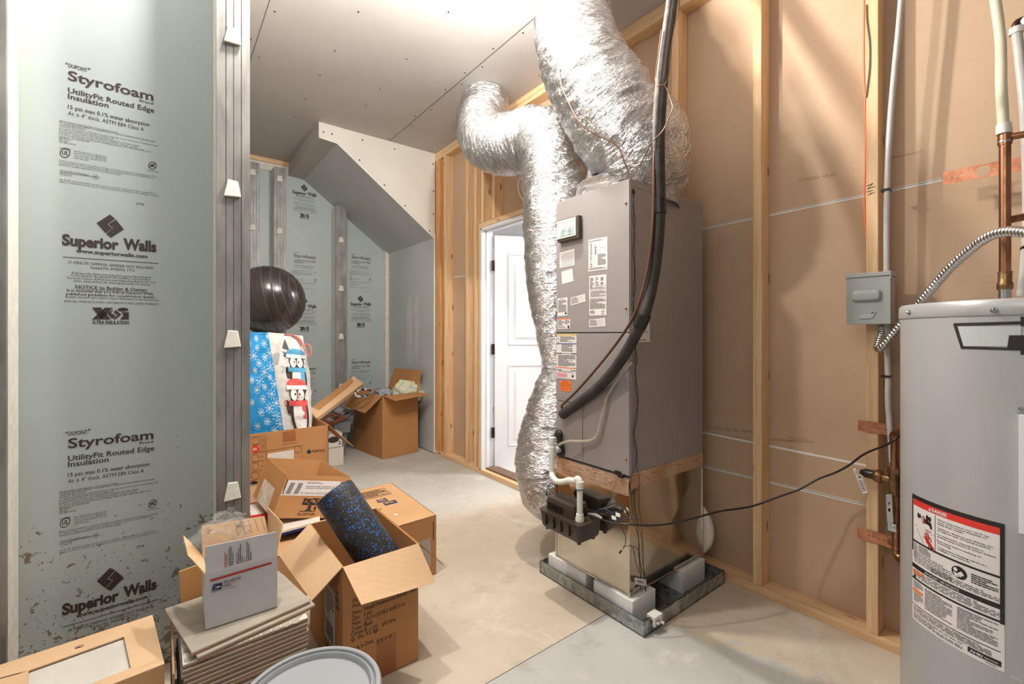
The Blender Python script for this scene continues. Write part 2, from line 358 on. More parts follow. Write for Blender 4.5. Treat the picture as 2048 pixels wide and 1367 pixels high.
# right wall: brown paper back of the far side's boards, with the door opening
XB = 2.249
DY0, DY1 = 2.41, 3.207
wr = MB()
def board(y0, y1, z0, z1): wr.box((XB, y0, z0), (XB+.016, y1, z1), kraft)
board(-3.2, DY0-.01, 0, 3.0)
board(DY1, 5.3, 0, 3.0); board(DY0-.01, DY1, 2.11, 3.0)
wr.box((XB+.017, -3.2, 0), (XB+.03, DY0-.01, 3.0), white_edge); wr.box((XB+.017, DY1, 0), (XB+.03, 5.3, 3.0), white_edge); wr.box((XB+.017, DY0-.01, 2.11), (XB+.03, DY1, 3.0), white_edge)
for (p, q, w_) in (((1405, 457), (1885, 359), .006), ((1405, 864), (1735, 931), .005), ((1405, 931), (1735, 1010), .006), ((908, 553), (931, 551), .008)):
    a, b = onX(p[0], p[1], XB), onX(q[0], q[1], XB)
    wr.hexa([a+V((-.0015, 0, -w_)), b+V((-.0015, 0, -w_)), b+V((.001, 0, -w_)), a+V((.001, 0, -w_)), a+V((-.0015, 0, w_)), b+V((-.0015, 0, w_)), b+V((.001, 0, w_)), a+V((.001, 0, w_))], white_edge)
    if w_ > .0055: wr.hexa([a+V((-.002, 0, w_*.2)), b+V((-.002, 0, w_*.2)), b+V((.001, 0, w_*.2)), a+V((.001, 0, w_*.2)), a+V((-.002, 0, w_*.5)), b+V((-.002, 0, w_*.5)), b+V((.001, 0, w_*.5)), a+V((.001, 0, w_*.5))], seam)
wall_right = struct(wr, 'wall_right')
ms = Sheet(lambda s, t, off: onX(s, t, XB-.0006*off))
faint = plain('faint_brown_print', rgb(150, 118, 90), .7)
for (t_, u0, u1, v, h, sl) in (('475/478 01:48 USA. WARNING', 1412, 1520, 857, 7, 11), ('Manufactured at exposure to dust', 1412, 1500, 868, 4, 10), ('All manufacturers recommend', 1530, 1625, 879, 4, 6), ('806 608 5089', 1577, 1615, 876, 4, 4), ('all', 1577, 1587, 883, 4, 1), ('05/02/22  02:47', 1596, 1672, 364, 5, -14), ('Gypsum panel interior', 1782, 1845, 317, 4, -13)):
    ms.text(t_, u0, u1, v, h, faint, 0, 1, slope=sl)
ms.mb.build('printed_lettering', wall_right, label='faint brown print on the paper backing')
# left foam-board wall and its return
wl = MB(); wl.box((-3.2, 2.055, 0), (.257, 2.12, 3.0), foam_mud); wl.box((.20, 2.12, 0), (.257, 5.3, 3.0), foam_side)
wall_left = struct(wl, 'wall_left')
wb = MB(); wb.box((.257, 5.20, 0), (2.3, 5.28, 2.9), foam); wb.box((.257, 5.19, 2.88), (2.3, 5.28, 2.96), foam_side); wb.box((.257, 5.17, 2.957), (2.3, 5.28, 2.999), wood_x)
wb.box((2.10, 5.16, 0), (2.147, 5.2, 2.3), foam_side)
wall_back = struct(wb, 'wall_back')
# drywalled right side of the nook, and the boxed-in stair underside
wa = MB(); wa.box((2.147, 4.03, .012), (2.16, 5.2, 1.198), gypside); wa.box((2.147, 4.03, 1.2), (2.16, 5.2, 2.2), gypside)
wa.box((2.146, 4.026, .012), (2.1605, 4.031, 2.2), white_edge)
for y in (4.06, 4.45, 4.8):
    for z in (.3, .6, .9, 1.25, 1.6, 1.95): wa.box((2.1462, y, z), (2.1475, y+.007, z+.007), dark)
spk = plain('joint_compound', rgb(204, 205, 207), .6, bump=.2)
pw = lambda x: math.copysign(abs(x)**.45, x)
shp = lambda y0, y1, z0, z1: [(2.1468, y0+(y1-y0)*(.5+.5*pw(math.cos(k/14*6.283))*(1+.1*math.sin(k*2.7))), z0+(z1-z0)*(.5+.5*pw(math.sin(k/14*6.283))*(1+.08*math.cos(k*1.9)))) for k in range(14)]
struct(wa, 'wall_alcove')
for sp in (shp(4.36, 4.47, .95, 1.62), shp(4.52, 4.66, .85, 1.6)):
    q = MB(); q.add(sp, [tuple(range(14))], spk); q.build('plaster_smear', bpy.data.objects['wall_alcove'])
so = MB(); pr = [(1.054, 3.0), (1.054, 2.868), (1.207, 2.856), (2.160, 2.145), (2.160, 3.0)]
YF = 4.028
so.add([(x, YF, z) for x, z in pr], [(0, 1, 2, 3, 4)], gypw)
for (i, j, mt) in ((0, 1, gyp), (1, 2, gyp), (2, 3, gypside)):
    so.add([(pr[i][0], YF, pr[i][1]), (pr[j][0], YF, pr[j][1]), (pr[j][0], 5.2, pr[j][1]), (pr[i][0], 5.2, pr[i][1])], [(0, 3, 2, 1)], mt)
so.tube([(1.054, YF-.001, 2.868), (1.207, YF-.001, 2.856), (2.147, YF-.001, 2.155)], .0055, white_edge, 6)
for (u, v) in ((647, 264), (664, 268), (725, 280), (719, 320), (789, 298), (769, 370), (810, 411), (859, 461), (866, 328), (867, 382), (867, 427)):
    p = onY(u, v, YF-.001); so.box(p-V((.006, .001, .006)), p+V((.006, .001, .006)), dark)
struct(so, 'wall_soffit')
# door opening frame, threshold, door
jb = MB(); jb.box((2.155, DY1-.018, .03), (2.27, DY1, 2.10), whitep); jb.box((2.155, DY0, .03), (2.27, DY0+.018, 2.10), whitep); jb.box((2.155, DY0, 2.082), (2.27, DY1, 2.102), whitep)
jb.box((2.20, DY1-.030, .03), (2.235, DY1-.018, 2.082), whitep); jb.box((2.20, DY0, 2.070), (2.235, DY1, 2.083), whitep)
jb.box((2.236, DY1-.024, .03), (2.242, DY1-.018, 2.08), seam)
struct(jb, 'trim_1', bevel=.002)
th = MB(); th.box((2.158, DY0, .0), (2.249, DY1, .036), wood_y); th.box((2.20, DY0, .036), (2.30, DY1-.02, .052), plain('weathered_threshold', rgb(132, 104, 84), .7, c2=rgb(110, 86, 70), st=(1, .1, 1), vs=30))
struct(th, 'trim_2')
hinge = V((2.275, 3.165, 0)); dd = V((.905, -.425, 0)).normalized(); dn = V((-dd.y, dd.x, 0))*-1   # dn faces the camera
dr = MB(); DW, DT = .74, .035
def dp(s, n, z): return hinge+dd*s+dn*n+V((0, 0, z))
def dbox(s0, s1, n0, n1, z0, z1, mb=dr, mat=whitep):
    mb.hexa([dp(s0, n0, z0), dp(s1, n0, z0), dp(s1, n1, z0), dp(s0, n1, z0), dp(s0, n0, z1), dp(s1, n0, z1), dp(s1, n1, z1), dp(s0, n1, z1)], mat)
dbox(0, DW, 0, -DT, .02, 2.05)
door = struct(dr, 'door_1', bevel=.002)
pn = MB()
for z0, z1 in ((.22, .93), (1.10, 1.90)):
    s0, s1 = .12, .62
    for (a, b, c_, d_) in ((s0, s1, z0, z0+.014), (s0, s1, z1-.014, z1), (s0, s0+.014, z0, z1), (s1-.014, s1, z0, z1)): dbox(a, b, 0, .007, c_, d_, pn)
    pn.hexa([dp(s0+.05, .001, z0+.05), dp(s1-.05, .001, z0+.05), dp(s1-.05, .001, z1-.05), dp(s0+.05, .001, z1-.05), dp(s0+.07, .007, z0+.07), dp(s1-.07, .007, z0+.07), dp(s1-.07, .007, z1-.07), dp(s0+.07, .007, z1-.07)], whitep)
pn.build('door_panel', door, bevel=.003)
hg = plain('dark_bronze_hinge', rgb(70, 58, 48), .4, .6)
for z in (.30, 1.02, 1.74):
    h = MB(); h.cyl(hinge+V((-.012, -.004, z)), hinge+V((-.012, -.004, z+.09)), .007, hg, 10)
    h.box(hinge+V((-.035, .0, z)), hinge+V((-.008, .004, z+.09)), hg)
    h.build('hinge', door)
nr = MB(); nr.box((4.6, 0, 0), (4.7, 6, 3.0), whitep); nr.box((2.29, 5.9, 0), (4.7, 6, 3.0), whitep); nr.box((2.29, 0, 0), (4.7, .05, 3.0), whitep)
struct(nr, 'wall_next_room')
struct(qbox((2.28, 0, -.05), (4.7, 6, .03), plain('pale_carpet', rgb(206, 200, 194), .95, bump=.5, bs=400)), 'floor_next_room')
struct(qbox((2.28, 0, 2.6), (4.7, 6, 2.7), whitep), 'ceiling_next_room')
# ---- wood framing of the right wall
def stud(y, z0=.038, z1=2.924, label='', mat=wood_z, w_=.038, x0=2.16, name='wall_stud', group='wooden studs of the right wall'):
    b = MB(); b.box((x0, y-w_, z0), (2.2485, y, z1), mat); o = b.build(name, bevel=.0025)
    return tag(o, label, 'stud', group)
stud(4.024, label='orange-toned wooden stud right beside the drywall edge of the nook', mat=wood_o, w_=.086, x0=2.163)
stud(3.858, label='pale wooden stud with round knots, second from the drywall edge')
stud(3.457, label='wooden stud on the near side of the brown board strip left of the door')
stud(3.321, label='wooden king stud just left of the door jack stud')
stud(3.2475, z1=2.105, w_=.038, label='short wooden jack stud touching the white door jamb')
stud(3.207, z0=2.15, w_=.038, label='leftmost short cripple stud standing on the door header', name='cripple_stud', group='short studs above the door')
stud(3.044, z0=2.15, label='second short cripple stud on the door header, speckled with knots', name='cripple_stud', group='short studs above the door')

stud(1.797, label='wooden stud behind the big silver duct above the air handler')
stud(1.380, label='wooden stud just behind the black insulated pipe at the top')
s3 = stud(.960, label='full-height wooden stud between air handler and water heater, nothing mounted on it')
s4 = stud(.535, label='wooden stud that carries the grey disconnect box and copper straps')

mk = Sheet(lambda s, t, off: onX(s, t, 2.16-.0005*off))
pen = plain('pencil_mark', rgb(70, 56, 48), .7)
for a, b in (((1733, 372), (1746, 366)), ((1746, 366), (1735, 378)), ((1735, 378), (1751, 372)), ((1733, 384), (1746, 380)), ((1736, 390), (1749, 384)), ((1741, 388), (1740, 381))): mk.line(a, b, 1.1, pen)
mk.mb.build('pencil_mark', s4)
tp = qbox((2.16, -3.0, 2.962), (2.2485, 5.2, 2.999), wood_y); tag(tp.build('top_plate', bevel=.002), 'upper wooden top plate running right under the ceiling on the right wall', 'wall plate', 'plates along the top of the right wall')
tp = qbox((2.162, -3.0, 2.924), (2.2485, 5.2, 2.961), wood_y); tag(tp.build('top_plate', bevel=.002), 'lower wooden top plate resting on the studs of the right wall', 'wall plate', 'plates along the top of the right wall')
bp = MB(); bp.box((2.16, -3.0, 0), (2.2485, DY0-.02, .038), wood_y); tag(bp.build('bottom_plate', bevel=.002), 'long wooden bottom plate on the floor between drain pan and water heater', 'wall plate')
bp = MB(); bp.box((2.16, DY1+.001, 0), (2.2485, 5.18, .038), wood_y); tag(bp.build('bottom_plate', bevel=.002), 'wooden bottom plate on the floor left of the door, under the studs', 'wall plate')
hd = MB(); hd.box((2.16, DY0-.05, 2.106), (2.2485, DY1+.041, 2.149), wood_y); tag(hd.build('door_header', bevel=.006), 'flat wooden header board across the top of the white door opening', 'header')
# ---- metal-faced wall studs
def mstud(x0, x1, ys, label, clips, ztop=2.88, side=True):
    r_ = thing('metal_faced_stud', label, 'stud', ((x0+x1)/2, ys, 0), 'metal-faced studs of the foam wall')
    yp = ys+.155; b = MB(); b.box((x0+.002, ys+.004, 0), (x1-.002, yp-.001, ztop), foam_side); b.build('foam_core', r_, label='white foam side of the stud')
    w_ = (x1-x0); g = MB(); prof = [0, .255, .275, .29, .49, .50, .515, .715, .73, .75, 1.0]; dep = [0, 0, .005, .0, .0, .005, .0, .0, .005, .0, 0]
    pts = [(x0+w_*a, ys+b_, 0) for a, b_ in zip(prof, dep)]
    g.prism(pts+[(x1, ys+.02, 0), (x1-.002, ys+.02, 0), (x1-.002, ys+.009, 0), (x0+.002, ys+.009, 0), (x0+.002, ys+.02, 0), (x0, ys+.02, 0)], (0, 0, ztop), studmetal)
    g.build('metal_facing', r_)
    for z in clips:
        k = MB(); xm = (x0+x1)/2-.004; a, b_ = w_*.17, w_*.26
        k.prism([(xm-b_, ys-.012, z-.028), (xm+b_, ys-.012, z-.024), (xm+a, ys-.004, z+.034), (xm-a*.8, ys-.004, z+.036)], (0, .011, 0), foam_side)
        k.build('foam_plug', r_, bevel=.003)
    return r_
mstud(.153, .2565, 1.90, 'wide grey metal-faced stud in the foreground, right of the big foam panel', [onY(466, 75, 1.9).z, onY(466, 380, 1.9).z, onY(466, 680, 1.9).z, onY(466, 983, 1.9).z])
mstud(-.455, -.3505, 1.90, 'grey metal-faced stud cut off by the left edge of the photo', [2.2, 1.4])
mstud(.651, .761, 5.03, 'far metal-faced stud of a close pair, hidden partly by the foreground stud', [onY(506, 345, 5.03).z, onY(506, 455, 5.03).z])
mstud(.888, 1.0005, 5.03, 'far metal-faced stud standing just above the black exercise ball', [onY(560, 358, 5.03).z, onY(560, 462, 5.03).z])
mstud(1.494, 1.607, 5.03, 'far metal-faced stud behind the leaning slim cardboard box', [onY(682, 480, 5.03).z, onY(682, 577, 5.03).z, onY(682, 673, 5.03).z, .62], ztop=2.6)
# ---- printing on the foam boards: one sheet laid out on the near board, repeated along the boards
def sheet_mesh():
    sh = Sheet(lambda s, t, off: onY(s, t, 2.055-.0004*off))
    def tl(t_, u0, v, u1, h, bold=0, res=2):
        a = onY(u0, v, 2.055); z = a.z; b = ray(u1, 0); d = 2.055/b.y; v1 = HZ-(z-CH)*FP/d   # a level line in the wall
        vs_, fs = text_geo(t_, bold, res); xr = b.x*d; hm = h*(2.055/ray(u0, v).y)/FP
        sh.mb.add([(a.x+(xr-a.x)*x, 2.0542, z+hm*y) for x, y in vs_], fs, ink)
    big, med = .022, .012
    tl('DUPONT', 137, 134.5, 175, 8, .01)
    tl('Styrofoam', 136, 159.5, 307, 19, .02, 3); tl('Brand', 279, 203, 306, 5, .01, 1)
    tl('UtilityFit Routed Edge', 136, 185, 308.6, 10.5, .016); tl('Insulation', 136, 197, 217.5, 10.5, .016)
    tl('15 psi; max 0.1% water absorption', 136, 217, 298.6, 8, .01); tl('At \u2264 4" thick, ASTM E84 Class A', 136, 229.5, 288, 8, .01)
    for t_, v, u1 in (('with low emission technology / Zero Ozone Depletion Potential', 242, 235), ("IT IS THE BUYERS' RESPONSIBILITY TO ENSURE PRODUCT USE IN ACCORDANCE WITH ALL APPLICABLE", 245.5, 310), ('CODES AND REGULATIONS.', 249.5, 172),
            ('CAUTION: This product is combustible. Protect from high heat sources. A protective or thermal barrier may', 253.5, 316), ('be required as specified in the appropriate building code.', 257.5, 228), ('If stored exposed to weather, cover with waterproof tarpaulin to avoid water staining.', 261.5, 278),
            ('Insulation contains an average of 20% pre-consumer recycled content.', 265.5, 275), ('For more information: performance building solutions call 1-866-583-2583. In an', 269.5, 301), ('emergency call 1-800-424-9300', 273.5, 180), ('HBCD Free', 277, 142), ('ESR-2142', 281, 136), ('DRI TER 1609-03', 285, 152)):
        tl(t_, 118.5, v, u1, 3.1, .004, 1)
    for t_, v in (('SEE CLASSIFICATION CERTIFICATE', 303.5), ('D-369, FOR COPY OF CERTIFICATE', 308), ('CALL DUPONT 1-800-441-7515 OR', 312.5), ('1-800-583-2583', 317)): tl(t_, 148, v, 213 if v < 315 else 177, 3, 0, 1)
    for t_, v, u1 in (('R-value: A means resistance to heat flow. The higher the R-value, the greater the insulating power. To get', 322, 315), ('the marked R-value, it is essential that this insulation be installed properly. If you do it yourself, follow', 326, 307), ('instructions carefully. Instructions do not come with this package.', 330, 243), ('affiliates of DuPont de Nemours, Inc. unless otherwise noted. Made in U.S.A. All rights reserved.', 364, 317), ('and all trademarks and service marks denoted are owned by', 359.5, 312)): tl(t_, 118.5, v, u1, 3, .003, 1)
    tl('Nominal Board Thickness', 121, 342.5, 178, 4, 0, 1); tl('2.5"', 187, 352, 196, 4, 0, 1); tl('R-VALUE', 121, 350, 143, 4, 0, 1); tl('12.5', 187, 357.5, 196, 4, 0, 1)
    tl('2774', 272, 409, 288, 4.5, .01, 1); tl('CLASSIFIED', 119, 297.5, 142, 4, .01, 1); tl('UL', 124, 308.5, 137, 8, .02); tl('DO NOT FUSE', 294, 341.5, 317, 2.2, .01, 1)
    for (u, v, r_) in ((130, 305.5, 10.5), (305, 331, 8.5)):
        sh.ring(u, v, r_, r_*.95, .16, ink)
    for a, b in (((298, 334), (312, 327)), ((299, 328), (311, 335)), ((301, 330), (308, 327)), ((300, 333), (310, 332))): sh.line(a, b, 1.4, ink)
    for a, b, w_ in (((118, 344), (200, 354.5), .8), ((125, 513.5), (317, 526.5), 1.3), ((151, 577.5), (296, 584), .7)): sh.line(a, b, w_, ink)
    sh.poly([(130.5, 126.5), (134.5, 124.2), (134.5, 129.6)], ink); sh.poly([(177, 134.5), (177, 140), (181.5, 138.4)], ink)
    k = lambda pts: [(100+x/5.258, 410+y/5.258) for x, y in pts]
    sh.poly(k([(490, 187), (630, 98), (686, 142), (603, 203)]), ink); sh.poly(k([(603, 203), (655, 243), (583, 293), (490, 187)]), ink)
    sh.poly(k([(692, 150), (778, 255), (665, 240), (615, 203)]), ink); sh.poly(k([(778, 255), (640, 343), (588, 300), (665, 240)]), ink)
    tl('Superior', 124, 489, 237.5, 21, .045, 3); tl('Walls', 246.5, 497.5, 313, 21, .045, 3)
    tl('www.superiorwalls.com', 152, 504.5, 295, 7.5, .03)
    tl('15 MINUTE THERMAL BARRIER NOT REQUIRED', 137, 526.5, 307, 5.5, .004); tl('Tested Per ANSI/UL 1715', 180, 537, 269, 5.3, .004)
    for t_, u0, v, u1 in (('Reference the third party inspection agency label attached', 144, 547, 301), ('to this panel for the latest ICC-ES evaluation report number.', 142, 551.8, 302), ('The latest revision of HUD Structural Engineering Bulletin No.1117', 133, 557, 311), ('can be obtained from the www.superiorwalls.com website.', 145.5, 563, 301)): tl(t_, u0, v, u1, 4.2, .004, 1)
    tl('NOTICE to Builder & Owner:', 151, 576, 295, 6.6, .012); tl('It is essential that you follow Superior Walls', 134, 582.3, 307, 5.2, .014, 1); tl('published guidelines for construction details.', 132, 589.5, 311, 5.2, .014, 1)
    tl('(in packet attached to wall or call your Superior Walls Supplier or Sales Representative)', 131, 594.5, 318, 3.2, .01, 1); tl("REMOVAL OF INSULATION MAY VOID MANUFACTURER'S LIMITED WARRANTY", 129, 604, 317, 4.2, .002, 1)
    sh.poly(k([(440, 1075), (535, 1075), (640, 1202), (540, 1202)]), ink); sh.poly(k([(575, 1078), (660, 1078), (540, 1202), (440, 1202)]), ink)
    sh.poly(k([(672, 1090), (600, 1140), (655, 1195), (690, 1160), (640, 1135)]), ink); sh.poly(k([(690, 1100), (750, 1150), (680, 1205), (665, 1190), (710, 1155), (668, 1130)]), ink)
    sh.ell(100+768/5.258, 410+1098/5.258, 11, 4, ink); sh.poly(k([(752, 1125), (829, 1125), (829, 1202), (735, 1202), (772, 1160)]), ink)
    tl('X-TRA INSULATION', 184, 647.5, 257.5, 7, .03)
    return sh.mb
pr0 = sheet_mesh().build('printed_lettering', wall_left)
base = pr0.location.copy()
def reprint(dx, dy, dz, parent):
    c_ = pr0.copy(); col.objects.link(c_); c_.parent = parent; c_.location = WLOC[pr0.name]+V((dx, dy, dz))-WLOC[parent.name]; return c_
WLOC['printed_lettering'] = WLOC[pr0.name]
reprint(0, 0, -1.205, wall_left)
xl = onY(136, 160, 2.055).x; zl = onY(136, 160.5, 2.055).z
for (u, v, offs) in ((587.5, 513.5, (0, -1.21, .0, 1.215)), (703, 516, (0, -1.21))):
    p = onY(u, v, 5.2)
    for k_ in dict.fromkeys(offs): reprint(p.x-xl, 5.2-2.055, p.z-zl+k_, wall_back)
# ================================================================== air handler
X1, X2, Y1, Y2 = 1.520, 2.088, 1.165, 1.602
ZB, ZT = .575, 1.834
ah = thing('air_handler', 'tall mauve-grey air handler cabinet covered in paper labels, standing on sheet metal', 'air handler', ((X1+X2)/2, (Y1+Y2)/2, ZB))
b = MB(); b.box((X1+.006, Y1, ZB), (X2, Y2, ZT), ahu_m); b.box((X1+.012, Y1-.0015, ZT-.030), (X2, Y1, ZT), ahu_m); b.build('cabinet', ah, bevel=.002)
zs = 1.198; zl2 = onX(1112.6, 800, X1).z; ys_ = onX(1165, 850, X1).y
b = MB(); b.box((X1, Y1+.001, zs+.003), (X1+.007, Y2-.001, ZT-.001), ahu_m); b.box((X1+.0035, Y1-.003, zs+.003), (X1+.012, Y1, ZT-.001), ahu_m); up_ = b.build('upper_panel', ah, bevel=.0015)
b = MB(); b.prism([(X1, Y1+.001, .607), (X1, Y1+.001, zs-.002), (X1, Y2-.001, zs-.002), (X1, Y2-.001, zl2+.002), (X1, ys_-.0015, zl2+.002), (X1, ys_-.0015, .607)], (.007, 0, 0), ahu_m)
b.box((X1+.0035, Y1-.003, .607), (X1+.012, Y1, zs-.002), ahu_m); lo_ = b.build('lower_panel', ah, bevel=.0015)
b = MB(); b.box((X1, ys_+.0015, .607), (X1+.007, Y2-.001, zl2-.0015), ahu_m); co_ = b.build('coil_panel', ah, bevel=.0015)
b = MB(); b.box((X1+.003, Y1+.03, zs-.002), (X1+.008, Y2, zs+.0035), dark); b.build('panel_gap', ah); b = MB(); b.box((X1+.003, Y1, .601), (X1+.008, Y2, .607), dark); b.build('panel_gap', ah)
screwm = plain('brassy_screw', rgb(206, 136, 70), .35, .7)
for (u, v) in ((1252, 406), (1252, 616), (1113, 624), (1111.5, 707), (1111.5, 788), (1111.5, 823), (1168, 835), (1168, 894), (1252, 917), (1113, 449)):
    p = onX(u, v, X1); q = MB(); q.lathe([(.0, -.007), (.003, -.0065), (.0048, -.004), (.0048, 0)], p, (1, 0, 0), screwm, 10, False); q.build('screw', up_ if v < 660 else (co_ if u == 1111.5 and v > 800 else lo_), smooth=40)
# framed viewing plate
q = MB(); TL, TR, BR, BL = [onX(u, v, 1.497) for u, v in ((1114.5, 446), (1157, 429.5), (1157, 474), (1115.5, 484.5))]
y0, y1, z0, z1 = min(TR.y, BR.y), max(TL.y, BL.y), min(BL.z, BR.z), max(TL.z, TR.z)
fr = plain('bronze_frame', rgb(92, 80, 68), .4, .3); pls = plain('plastic_filmed_face', rgb(196, 204, 200), .25, c2=rgb(128, 146, 146), vs=30, bump=.3, bs=40, lo=.35, hi=.6)
q.box((1.497, y0, z0), (1.519, y1, z1), fr); q.box((1.490, y0+.012, z0+.012), (1.4975, y1-.004, z1-.006), whiteplastic); q.box((1.4885, y0+.020, z0+.020), (1.4905, y1-.012, z1-.014), pls)
q.build('viewing_plate', up_, bevel=.0015)
# labels
def sticker(parent, px, fn, label, body):
    sh = Sheet(quadf(*[fn(u, v) for u, v in px])); sh.rect(0, 0, 1, 1, sh_mat[0] if False else paper, 1)
    body(sh); return sh.mb.build('paper_label', {'p': ah}.get('p') if fn is not fX else (up_ if px[0][1] < 660 else lo_), label=label)
sh_mat = [paper]
fX = lambda u, v: onX(u, v, X1-.0006)
def b_text(n, seed=1):
    return lambda sh: sh.words(.06, .06, .94, .94, n, paperink, seed=seed)
sticker(ah, ((1119.5, 505), (1149, 497), (1149, 530), (1119.5, 536)), fX, 'small square label with ruled lines', lambda sh: [sh.rect(.08, .16+.12*i, .94, .185+.12*i, paperink, 2) for i in range(7)])
sticker(ah, ((1123, 543), (1145, 536.5), (1147, 562), (1124, 568)), fX, 'blank pinkish square label', lambda sh: None)
sticker(ah, ((1141, 595), (1170, 587), (1171, 602.5), (1142, 611)), fX, 'tilted small table label', lambda sh: [sh.words(.05, .1, .5, .9, 6, paperink)]+[sh.rect(.55+.1*i, .1, .565+.1*i, .9, paperink, 2) for i in range(4)])
sticker(ah, ((1177, 479.5), (1215, 472.5), (1215, 538), (1177, 543)), fX, 'tall wiring diagram label', lambda sh: [sh.words(.05, .05, .9, .1, 1, paperink), sh.words(.1, .12, .2, .9, 12, paperink, ww=.8), sh.words(.35, .2, .45, .5, 9, blackink, ww=.9, seed=4), sh.words(.5, .5, .92, .85, 13, paperink, ww=.3), sh.words(.05, .9, .95, .97, 3, paperink), sh.line((.3, .2), (.3, .5), .01, paperink), sh.line((.6, .3), (.9, .31), .008, paperink)])
def rating(sh):
    sh.words(.05, .05, .3, .3, 8, paperink, ww=.5); sh.words(.38, .05, .55, .28, 6, paperink, ww=.6)
    for i in range(2): sh.words(.68, .06+.12*i, .82, .15+.12*i, 6, blackink, ww=.4, seed=i)
    sh.rect(.03, .255, .97, .26, paperink, 2); sh.words(.05, .29, .95, .36, 3, paperink); sh.words(.08, .38, .95, .54, 7, paperink, ww=.2)
    sh.rect(.03, .56, .97, .564, paperink, 2); sh.words(.04, .58, .94, .84, 13, paperink, ww=.3); sh.words(.05, .87, .35, .96, 4, paperink)
    sh.ring(.8, .9, .09, .03, .15, blackink); sh.text('UL', .75, .85, .915, .025, blackink, .02, 1); sh.words(.7, .95, .92, .98, 2, paperink)
sticker(ah, ((1178.5, 552), (1213, 548), (1213, 630), (1178.5, 631)), fX, 'long rating plate label', rating)
sticker(ah, ((1178, 639), (1210, 635), (1211, 652), (1178, 654)), fX, 'small table label under the rating plate', lambda sh: [sh.words(.05, .1, .5, .9, 6, paperink)]+[sh.rect(.55+.1*i, .1, .565+.1*i, .9, paperink, 2) for i in range(4)])
sticker(ah, ((1115, 596.5), (1135, 594), (1135, 630.5), (1115, 632)), fX, 'grey printed label at the panel edge', lambda sh: [sh.words(.25, .04, .75, .08, 1, blackink), sh.words(.08, .12, .9, .8, 16, paperink, ww=.3), sh.rect(.75, .82, .93, .93, blackink, 2)])
def warn(sh):
    sh.rect(0, 0, 1, .09, orange, 2); sh.poly([(.5, .2), (.56, .4), (.44, .4)], blackink); sh.words(.05, .15, .42, .7, 6, paperink, ww=.35); sh.words(.6, .15, .95, .6, 5, paperink, ww=.3); sh.words(.05, .75, .7, .92, 3, paperink); sh.rect(.82, .7, .95, .95, blackink, 3)
sticker(ah, ((1115, 637), (1141, 636), (1140, 657), (1115, 657.5)), fX, 'orange-headed warning label', warn)
def big(sh):
    sh.rect(0, 0, 1, .045, yellow, 2)
    for t_ in (.09, .17): sh.poly([(.05, t_+.03), (.08, t_-.01), (.12, t_+.03)], blackink)
    sh.words(.17, .055, .9, .18, 7, paperink, ww=.3); sh.rect(0, .205, 1, .222, blue, 3); sh.words(.25, .23, .8, .4, 8, paperink, ww=.3, seed=6)
    for s_ in (0, .72): sh.rect(s_, .425, s_+.28, .445, blackink, 2); sh.rect(s_, .80, s_+.28, .815, blackink, 2)
    sh.words(.3, .425, .7, .45, 2, paperink); sh.words(.08, .47, .95, .73, 14, paperink, ww=.3, seed=9); sh.rect(0, .745, 1, .765, orange, 2)
    sh.words(.1, .83, .9, .86, 2, paperink); sh.rect(.02, .88, .55, .97, pink, 2); sh.ell(.83, .93, .05, .03, blackink)
sticker(ah, ((1114, 668), (1153.5, 667.5), (1152.5, 759), (1113, 755)), fX, 'long warning label with yellow, blue and orange bands', big)
o_ = Sheet(quadf(*[fX(u, v) for u, v in ((1120, 760.5), (1142.5, 761), (1142, 782.5), (1120.5, 781))])); o_.rect(0, 0, 1, 1, orange, 1); o_.words(.2, .06, .8, .18, 1, redp, ww=.9); o_.words(.05, .25, .95, .9, 7, redp, fill=.25, ww=.4); o_.mb.build('paper_label', lo_, label='bright orange square sticker')
def shipping(sh):
    sh.words(.45, .25, .75, .3, 1, paperink)
    for i in range(9): sh.rect(.42+.03*i, .33, .435+.03*i, .42, blackink, 2)
    sh.words(.3, .48, .9, .6, 3, paperink); sh.words(.2, .88, .95, .94, 1, blackink)
sticker(ah, ((1262, 645), (1299, 638), (1300, 683), (1262, 685)), lambda u, v: onY(u, v, Y1-.0008), 'white shipping label half behind the pipe', shipping)
# hole and grommets
q = MB(); p = onY(1267, 383, Y1-.001); q.cyl(p, p+V((0, .004, 0)), .012, dark, 16); q.build('cable_hole', ah)
q = MB(); p = onX(1118, 892, X1)
for pz, r0 in ((onX(1119, 868, X1), .016), (onX(1121, 899, X1), .021)): 
    q.lathe([(r0*1.5, 0), (r0*1.5, .008), (r0, .016), (r0*.6, .018)], pz-V((.001, 0, 0)), (-1, 0, 0), black, 20)
q.build('pipe_grommet', ah, smooth=40)
q = MB()
a_ = onX(1118, 872, X1-.02); 
q.tube([onX(1119, 868, X1-.018)+V((0, .004, .0)), onX(1119, 882, X1-.018), onX(1121, 896, X1-.018)], .013, black, 10); q.build('rubber_flap', ah, smooth=40)
q = MB(); a_ = onX(1236, 944, X1-.002); q.box(a_-V((.006, .014, .010)), a_+V((.004, .014, .006)), black); q.box(a_-V((.016, .034, .014)), a_+V((.0, -.012, -.002)), blackgloss); q.build('latch_clip', ah)
